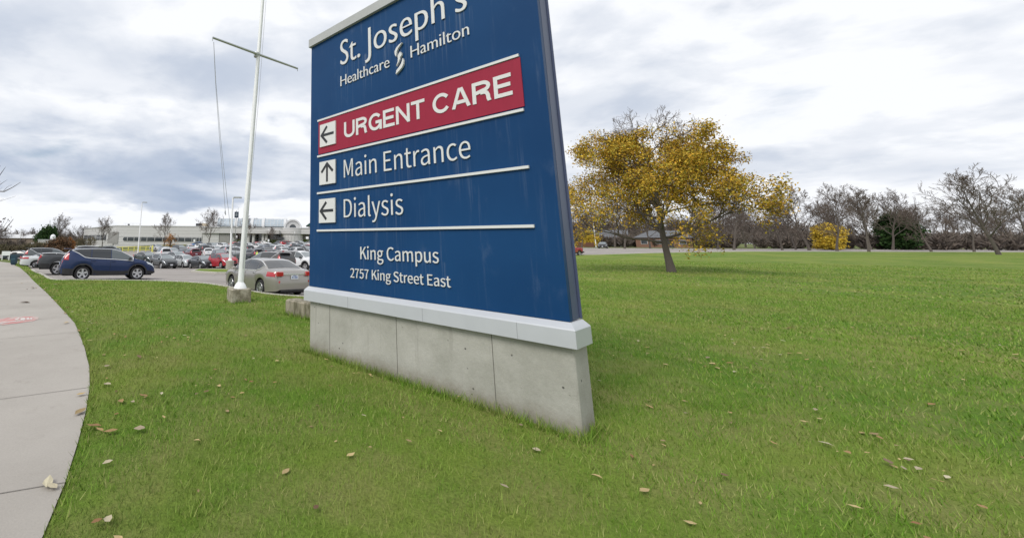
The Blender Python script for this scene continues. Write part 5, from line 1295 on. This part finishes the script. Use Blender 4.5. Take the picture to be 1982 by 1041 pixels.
# oval sign, small white notice signs
q = at(543.5, 474, 124); o = empty('oval_sign', (q[0], 124, T(q[0], 124)), 0, 'dark oval sign hanging from a curved post before the entrance bay', 'sign'); zc = at(543.5, 461.5, 124)[2] - o.location.z
MB().lathe([(.001, -.06), (1, -.06), (1, .06), (.001, .06)], n=28, axis='y').build('board', M['dark_metal'], o); o.children[0].location = (0, -.15, zc); o.children[0].scale = (1.05, 1, .42)
MB().tube([(-.1, 0, 0), (-.1, 0, zc + 1.0), (-.4, 0, zc + 1.5)], .07, 6).build('post', M['dark_metal'], o, smooth=40)
def notice(px, pt, pb, Y, w, label, c='white_metal', nm='notice_sign'):
    q = at(px, pb, Y); zg = T(q[0], Y); h = at(px, pt, Y)[2] - zg; o = empty(nm, (q[0], Y, zg), 0, label, 'sign', 'small notice signs'); MB().box((0, -.05, h - .35), (w, .04, .7)).build('board', M[c], o); MB().tube([(0, 0, 0), (0, 0, h)], .04, 6).build('post', M['grey_metal'], o); return o
notice(457.5, 456, 473, 130, .45, 'small white notice on a post left of the entrance columns')
notice(519.5, 463, 472, 128, .5, 'small white notice on a post under the canopy')
notice(594.5, 458, 474, 128, .8, 'white notice board at the blue sign edge by the far bay')
notice(334.5, 465, 480, 104, .45, 'small white notice below the ribbon window by the orange shrub')
notice(375.5, 463, 478, 108, .45, 'small white notice below the ribbon window above the bright blue car')
notice(570, 448, 474, 127, .14, 'thin white marker post before the rounded bay')
# yellow rail, bollard and green cabinet
M['yellow'] = mat('faded_yellow_paint', (.62, .58, .14), .6, var=.12, scale=4)
a, b = at(226, 484, 95), at(294, 484, 92); o = empty('barrier_rail', ((a[0] + b[0]) / 2, 93.5, T((a[0] + b[0]) / 2, 93.5)), 0, 'faded yellow two bar rail along the grass by the hospital wing', 'railing'); m = MB(); mp = []
for i in range(7):
    t = i / 6; x, y = a[0] + (b[0] - a[0]) * t, a[1] + (b[1] - a[1]) * t; z = T(x, y); p = np.array([x - o.location.x, y - o.location.y, z - o.location.z]); mp.append(p); MB().box(tuple(p + np.array([0, 0, .5])), (.14, .14, 1.3)).build('post', M['yellow'], o)
for hh in (.42, 1.02): MB().tube([p + np.array([0, -.09, hh]) for p in mp], .06, 6).build('rail', M['yellow'], o)
q = at(294.5, 490, 88); o = empty('bollard', (q[0], 88, T(q[0], 88)), 0, 'thick pale yellow bollard at the end of the rail', 'bollard'); MB().lathe([(.17, -.2), (.17, 1.35), (.14, 1.45), (.0, 1.5)], n=14).build('post', M['yellow'], o, smooth=50)
q = at(299, 484, 96); o = empty('utility_cabinet', (q[0], 96, T(q[0], 96)), 0, 'dark green utility cabinet beside the pale yellow bollard', 'cabinet'); gm = mat('dark_green_metal', (.018, .05, .038), .5); MB().bbox((0, 0, .5), (1.0, .8, 1.3), .04).build('cabinet_body', gm, o, smooth=30); MB().box((0, -.41, .5), (.8, .03, .9)).build('door', M['dark_metal'], o)
# left: leaning teal bin, white board on two posts
q = ground_at(26.5, 516, 0.0); bm_ = mat('teal_plastic', (.012, .045, .07), .45, var=.15, scale=5); o = empty('litter_bin', (q[0], q[1], q[2] + .0), rad(20), 'dark teal bin leaning where the path meets the lane', 'bin'); o.rotation_euler = (0, rad(-5), rad(15))
mb = MB(); rg = [(-.09, -.09, 0), (-.19, -.19, .35), (-.20, -.20, .98), (-.17, -.17, 1.0)]; vs = []
for x, y, z in rg: vs += [(x, y, z), (-x, y, z), (-x, -y, z), (x, -y, z)]
mb.add(vs, [(3, 2, 1, 0), (12, 13, 14, 15)] + [(r * 4 + i, r * 4 + (i + 1) % 4, r * 4 + 4 + (i + 1) % 4, r * 4 + 4 + i) for r in range(3) for i in range(4)]); mb.build('bin_body', bm_, o)
MB().bbox((0, 0, 1.10), (.33, .33, .2), .06).build('lid', M['dark_metal'], o, smooth=30); MB().box((0, -.205, .62), (.34, .012, .03)).build('band', mat('teal_band', (.10, .22, .27), .5), o)
q = ground_at(10, 503, 0.05); o = empty('notice_board', tuple(q), rad(12), 'blank white board on two short posts on the grass at far left', 'sign'); s_ = q[1] / 800
MB().box((0, 0, 15 * s_ * .8), (14 * s_, .06, 8 * s_)).build('board', M['white_metal'], o)
for sx in (-1, 1): MB().box((sx * 5.8 * s_, .05, 6 * s_ * .8), (.10, .08, 14 * s_)).build('post', M['white_metal'], o)
# two people among the cars
def person(px, pt, Y, h, yaw, coat, legs, label, raise_arm=0.0):
    q = at(px, 480, Y); zg = T(q[0], Y); k = h / 1.75
    V = [(0, 0, .95), (0, 0, 1.18), (0, 0, 1.42), (0, 0, 1.52), (.02, 0, 1.66), (.02, 0, 1.74), (0, .19, 1.40), (.03, .26, 1.12), (.14, .25, .90), (.20, .24, .82), (0, -.19, 1.40), (.04, -.26, 1.12), (.16, -.24, .92), (.22, -.23, .85), (0, .10, .88), (.06, .11, .48), (-.02, .11, .08), (.13, .12, .03), (0, -.10, .88), (-.02, -.11, .48), (-.12, -.11, .09), (.02, -.12, .03)]
    E = [(0, 1), (1, 2), (2, 3), (3, 4), (4, 5), (2, 6), (6, 7), (7, 8), (8, 9), (2, 10), (10, 11), (11, 12), (12, 13), (0, 14), (14, 15), (15, 16), (16, 17), (0, 18), (18, 19), (19, 20), (20, 21)]
    Rr = [.15, .15, .16, .06, .10, .085, .075, .06, .045, .035, .075, .06, .045, .035, .10, .075, .055, .045, .10, .075, .055, .045]
    me = bpy.data.meshes.new('person'); me.from_pydata([tuple(np.array(v) * k) for v in V], E, []); o = bpy.data.objects.new('person', me); C.objects.link(o)
    o.modifiers.new('Skin', 'SKIN'); 
    for i, r in enumerate(Rr): me.skin_vertices[0].data[i].radius = (r * k, r * k * (1.15 if i in (1, 2) else 1))
    me.skin_vertices[0].data[0].use_root = True
    o.modifiers.new('Sub', 'SUBSURF').levels = 1; bpy.context.view_layer.update()
    m2 = bpy.data.meshes.new_from_object(o.evaluated_get(bpy.context.evaluated_depsgraph_get())); o.modifiers.clear(); o.data = m2
    sk = mat('skin', (.45, .28, .21), .6)
    for q_ in (coat, legs, sk): m2.materials.append(q_)
    for p in m2.polygons:
        c = p.center / k; p.material_index = 1 if c.z < .90 and abs(c.y) < .2 else 2 if c.z > 1.55 or (c.z < .88 and abs(c.y) > .2) else 0; p.use_smooth = True
    o.location = (q[0], Y, zg); o.rotation_euler = (0, 0, yaw); tag(o, label, 'person')
    MB().lathe([(.10 * k, 1.66 * k), (.105 * k, 1.72 * k), (.08 * k, 1.80 * k), (0, 1.83 * k)], (0, 0, 0), 10).build('hair', M['under'], o, smooth=60); return o
M['hivis'] = mat('high_visibility_cloth', (.55, .75, .12), .8); M['redcoat'] = mat('red_coat_cloth', (.5, .03, .03), .8); M['trousers'] = mat('dark_trousers', (.02, .022, .03), .9)
person(498, 484, 47, 1.78, rad(200), M['hivis'], M['trousers'], 'person in a bright yellow safety vest standing among the parked cars')
person(557.5, 464.5, 121, 1.75, rad(250), M['redcoat'], M['trousers'], 'person in a red coat behind the red SUV near the entrance')
# ------------------------------------------------------------------ across the lawn on the right
def dirto(px, Y): q = at(px, 480, Y); return q[0], Y
# big tree with its last yellow leaves
def autumn_tree():
    q = at(1297, 505, 27); zg = T(q[0], 27) + LAWN
    t, c, tips = grow(21, 10.8, 5.0, .20, levels=4, fork=.17, nlimb=12, up=.50, tw=.008, kids_per=(6, 5, 4))
    o = empty('autumn_tree', (q[0], 27, zg), rad(40), 'tall lawn tree with golden brown leaves and a bare top', 'tree')
    t.build('trunk', M['bark'], o, smooth=60); c.build('crown', M['twig'], o)
    lo = [x for x in tips if x[0][2] < 9.0]; m = mat('autumn_leaf', (.3, .2, .05), .7, spec=.25); island_ramp(m, [(.46, .28, .022), (.62, .38, .03), (.32, .17, .022), (.68, .47, .05), (.22, .14, .02), (.46, .36, .04), (.26, .25, .04), (.58, .30, .03)])
    vs, fs = leaf_cloud(lo, 11, .072, 5, .19); np_mesh('leaves', vs, fs, m, o)
autumn_tree()
# bare trees, yellow shrub, fence, bungalow, cars on the side road
x, y = dirto(1126, 96); o = copy_tree(bt2); place(o, x, y, 2.0, (at(1126, 419, 96)[2] - T(x, y)) / 10, 0, 'broad bare tree just right of the blue sign across the road', 'tree', 'bare trees across the side road')
x, y = dirto(1156, 150); o = copy_tree(bt); place(o, x, y, .3, 1.25, 0, 'bare tree behind the roof of the white bungalow', 'tree', 'bare trees across the side road')
leafy('yellow_shrub', 1141, 474, 451, 26, 118, YEL, 'round bright yellow shrub behind the red brown fence', 'shrub', 61, size=.22, lumps=34)
M['fence'] = mat('red_brown_boards', (.16, .075, .045), .85, var=.2, scale=3)
a, b = at(1104, 478, 112), at(1150, 478, 112); o = empty('board_fence', ((a[0] + b[0]) / 2, 112, T((a[0] + b[0]) / 2, 112)), 0, 'low red brown board fence in front of the yellow shrub', 'fence'); w = b[0] - a[0]
m = MB()
for i in range(int(w / .3)): m.box((-w / 2 + .3 * i + .15, 0, .62), (.28, .05, 1.35))
m.build('boards', M['fence'], o)
for i in range(4): MB().box((-w / 2 + w * i / 3, .08, .65), (.12, .1, 1.5)).build('post', M['fence'], o)
M['siding'] = mat('white_siding', (.60, .60, .58), .7, var=.06, scale=1); wall_lines(M['siding'], .25, .3)
M['shingle'] = mat('grey_shingles', (.13, .135, .145), .9, var=.25, scale=3)
M['brick'] = mat('brown_brick', (.23, .13, .09), .9, var=.25, scale=4)
def house(x, y, w, d, h, rise, rz, label, wall='siding', roof='shingle', seed=0, gable=True):
    o = empty('bungalow', (x, y, T(x, y)), rz, label, 'house', 'bungalows across the side road'); MB().box((0, 0, h / 2 - .5), (w, d, h + 1)).build('wall', M[wall], o)
    r = MB(); oh = .45; z0 = h - .02; vs = [(-w / 2 - oh, -d / 2 - oh, z0), (w / 2 + oh, -d / 2 - oh, z0), (w / 2 + oh, d / 2 + oh, z0), (-w / 2 - oh, d / 2 + oh, z0), (-w / 2 - (oh if gable else -w * .22), 0, z0 + rise), (w / 2 + (oh if gable else -w * .22), 0, z0 + rise)]
    r.add(vs, [(0, 1, 5, 4), (2, 3, 4, 5), (1, 2, 5), (3, 0, 4), (3, 2, 1, 0)]); rf = r.build('roof', M[roof], o)
    MB().box((w * .22, .6, h + rise * .8), (.7, .7, rise * .9)).build('chimney', M['brick'], rf)
    for fx in (-.34, -.08, .34):
        wn = MB().box((w * fx, -d / 2 - .03, h * .55), (1.5, .10, 1.15)).build('window_frame', M['frame'], o); MB().box((w * fx, -d / 2 - .075, h * .55), (1.32, .03, .98)).build('pane', M['win'], wn)
    dr = MB().box((w * .14, -d / 2 - .04, 1.05), (.95, .1, 2.1)).build('door', M['dark_metal'], o); MB().box((w * .14 + .36, -d / 2 - .11, 1.0), (.05, .05, .12)).build('handle', M['chrome'], dr)
    wn = MB().box((w / 2 + .03, 0, h * .55), (.1, 1.5, 1.1)).build('window_frame', M['frame'], o); MB().box((w / 2 + .075, 0, h * .55), (.03, 1.3, .95)).build('pane', M['win'], wn)
    if gable: MB().slab([(-.01, 0), (.01, 0), (0, .01)], 0, .01) if False else None
    return o
x, y = dirto(1178, 128); house(x, y, 9.5, 8, 2.7, 2.3, rad(-38), 'white sided bungalow with a grey shingle roof behind the black car')
x, y = dirto(1290, 118); house(x, y, 12, 8, 2.7, 2.0, rad(-48), 'brown brick bungalow with hipped grey roof right of the autumn tree', 'brick', gable=False)
x, y = dirto(1154, 108); o = empty('utility_pole', (x, y, T(x, y)), 0, 'thin white pole beside the bungalow across the road', 'pole'); MB().tube([(0, 0, 0), (0, 0, 6.8)], [.11, .07], 8).build('pole', M['white_metal'], o); MB().lathe([(.09, 6.7), (.14, 6.75), (.1, 6.95), (0, 7.0)], n=10).build('cap', M['grey_metal'], o)
car('sedan', 1170, 99, rad(-128), BLACK, 'black car parked before the bungalow across the lawn', 0, group='cars on the side road')
car('pickup', 1098, 66, rad(205), RED, 'red pickup truck peeping out from behind the blue sign on the right', 0, name='pickup_truck', cat='pickup truck', group='cars on the side road')
for i, (px, Y, k, s, r, lab) in enumerate([(1420, 88, 0, 1.0, .6, 'bare tree on the verge beyond the autumn tree'), (1680, 72, 1, .95, 2.6, 'bare tree beside the road left of the rightmost one'), (1930, 60, 0, 1.05, 4.0, 'bare tree at the far right edge of the verge')]):
    x, y = dirto(px, Y); o = copy_tree((bt, bt2)[k]); place(o, x, y, r, s, 0, lab, 'tree', 'bare trees across the side road')
leafy('yellow_shrub', 1610, 478, 440, 40, 92, YEL, 'tall yellow leaved shrub among the bare trees at right', 'shrub', 63, size=.22, lumps=36)
leafy('evergreen_tree', 1745, 480, 420, 44, 96, EVG, 'dark evergreen across the road on the right', 'tree', 65, size=.3, lumps=40)
# pavement along the far right road
strip([gp(1112, 495, 0.0), gp(1150, 493), gp(1200, 491.5), (75, 72), (110, 73), (200, 74)], .16, LAWN + .015, .22, M['kerb'], 'road_kerb')
M['far_wall'] = mat('dull_far_wall', (.24, .19, .155), .9, var=.2, scale=.5)
# low houses beyond the lane on the left
for px, Y, w, rz, lab in ((52, 215, 26, .1, 'long low grey roofed house far beyond the lane on the left'), (22, 240, 18, -.2, 'second low house behind the scrub at far left')):
    q = at(px, 470, Y); o = empty('far_house', (q[0], Y, T(q[0], Y)), rz, lab, 'house', 'low houses on the left'); h = at(px, 461, Y)[2] - T(q[0], Y); MB().box((0, 0, h / 2), (w, 9, h)).build('wall', M['far_wall'], o)
    MB().add([(-w / 2 - .5, -5, h), (w / 2 + .5, -5, h), (w / 2 + .5, 5, h), (-w / 2 - .5, 5, h), (-w / 2, 0, h + 1.9), (w / 2, 0, h + 1.9)], [(0, 1, 5, 4), (2, 3, 4, 5), (1, 2, 5), (3, 0, 4), (3, 2, 1, 0)]).build('roof', M['roof_white'], o)
    for k in range(5): MB().box((-w * .4 + w * .2 * k, -4.55, h * .6), (1.4, .1, 1.1)).build('window', M['frame'], o)
for px, pt, Y in ((38, 443, 200), (61, 440, 260)):
    q = at(px, 470, Y); o = empty('utility_pole', (q[0], Y, T(q[0], Y)), 0, 'pale utility pole above the low houses at left, %s' % ('nearer and whiter' if px == 38 else 'thin and dark'), 'pole'); h = at(px, pt, Y)[2] - T(q[0], Y); MB().tube([(0, 0, 0), (0, 0, h)], .14, 6).build('pole', M['white_metal' if px == 38 else 'dark_metal'], o); MB().box((0, 0, h - .4), (1.6, .1, .1)).build('crossarm', M['grey_metal'], o)

rng = np.random.default_rng(14)
for i in range(46):
    px = 1110 + 24 * i + rng.uniform(-9, 9); Y = rng.uniform(96, 150) * (1.0 - .32 * (i / 46)); x, y = dirto(px, Y)
    o = copy_tree((bt, bt2)[i % 2]); place(o, x, y, rng.uniform(0, 6), rng.uniform(.62, 1.15), 0, 'one of the bare trees in the row beyond the side road', 'tree', 'row of bare trees beyond the side road'); o.scale.x *= rng.uniform(.85, 1.25); o.scale.y *= rng.uniform(.85, 1.25)
for i in range(14):
    px = -60 + 17 * i + rng.uniform(-6, 6); Y = rng.uniform(170, 230); x, y = dirto(px, Y)
    o = copy_tree((bt, bt2)[i % 2]); place(o, x, y, rng.uniform(0, 6), rng.uniform(.8, 1.15), 0, 'one of the bare trees along the skyline left of the hospital', 'tree', 'bare trees along the left skyline')
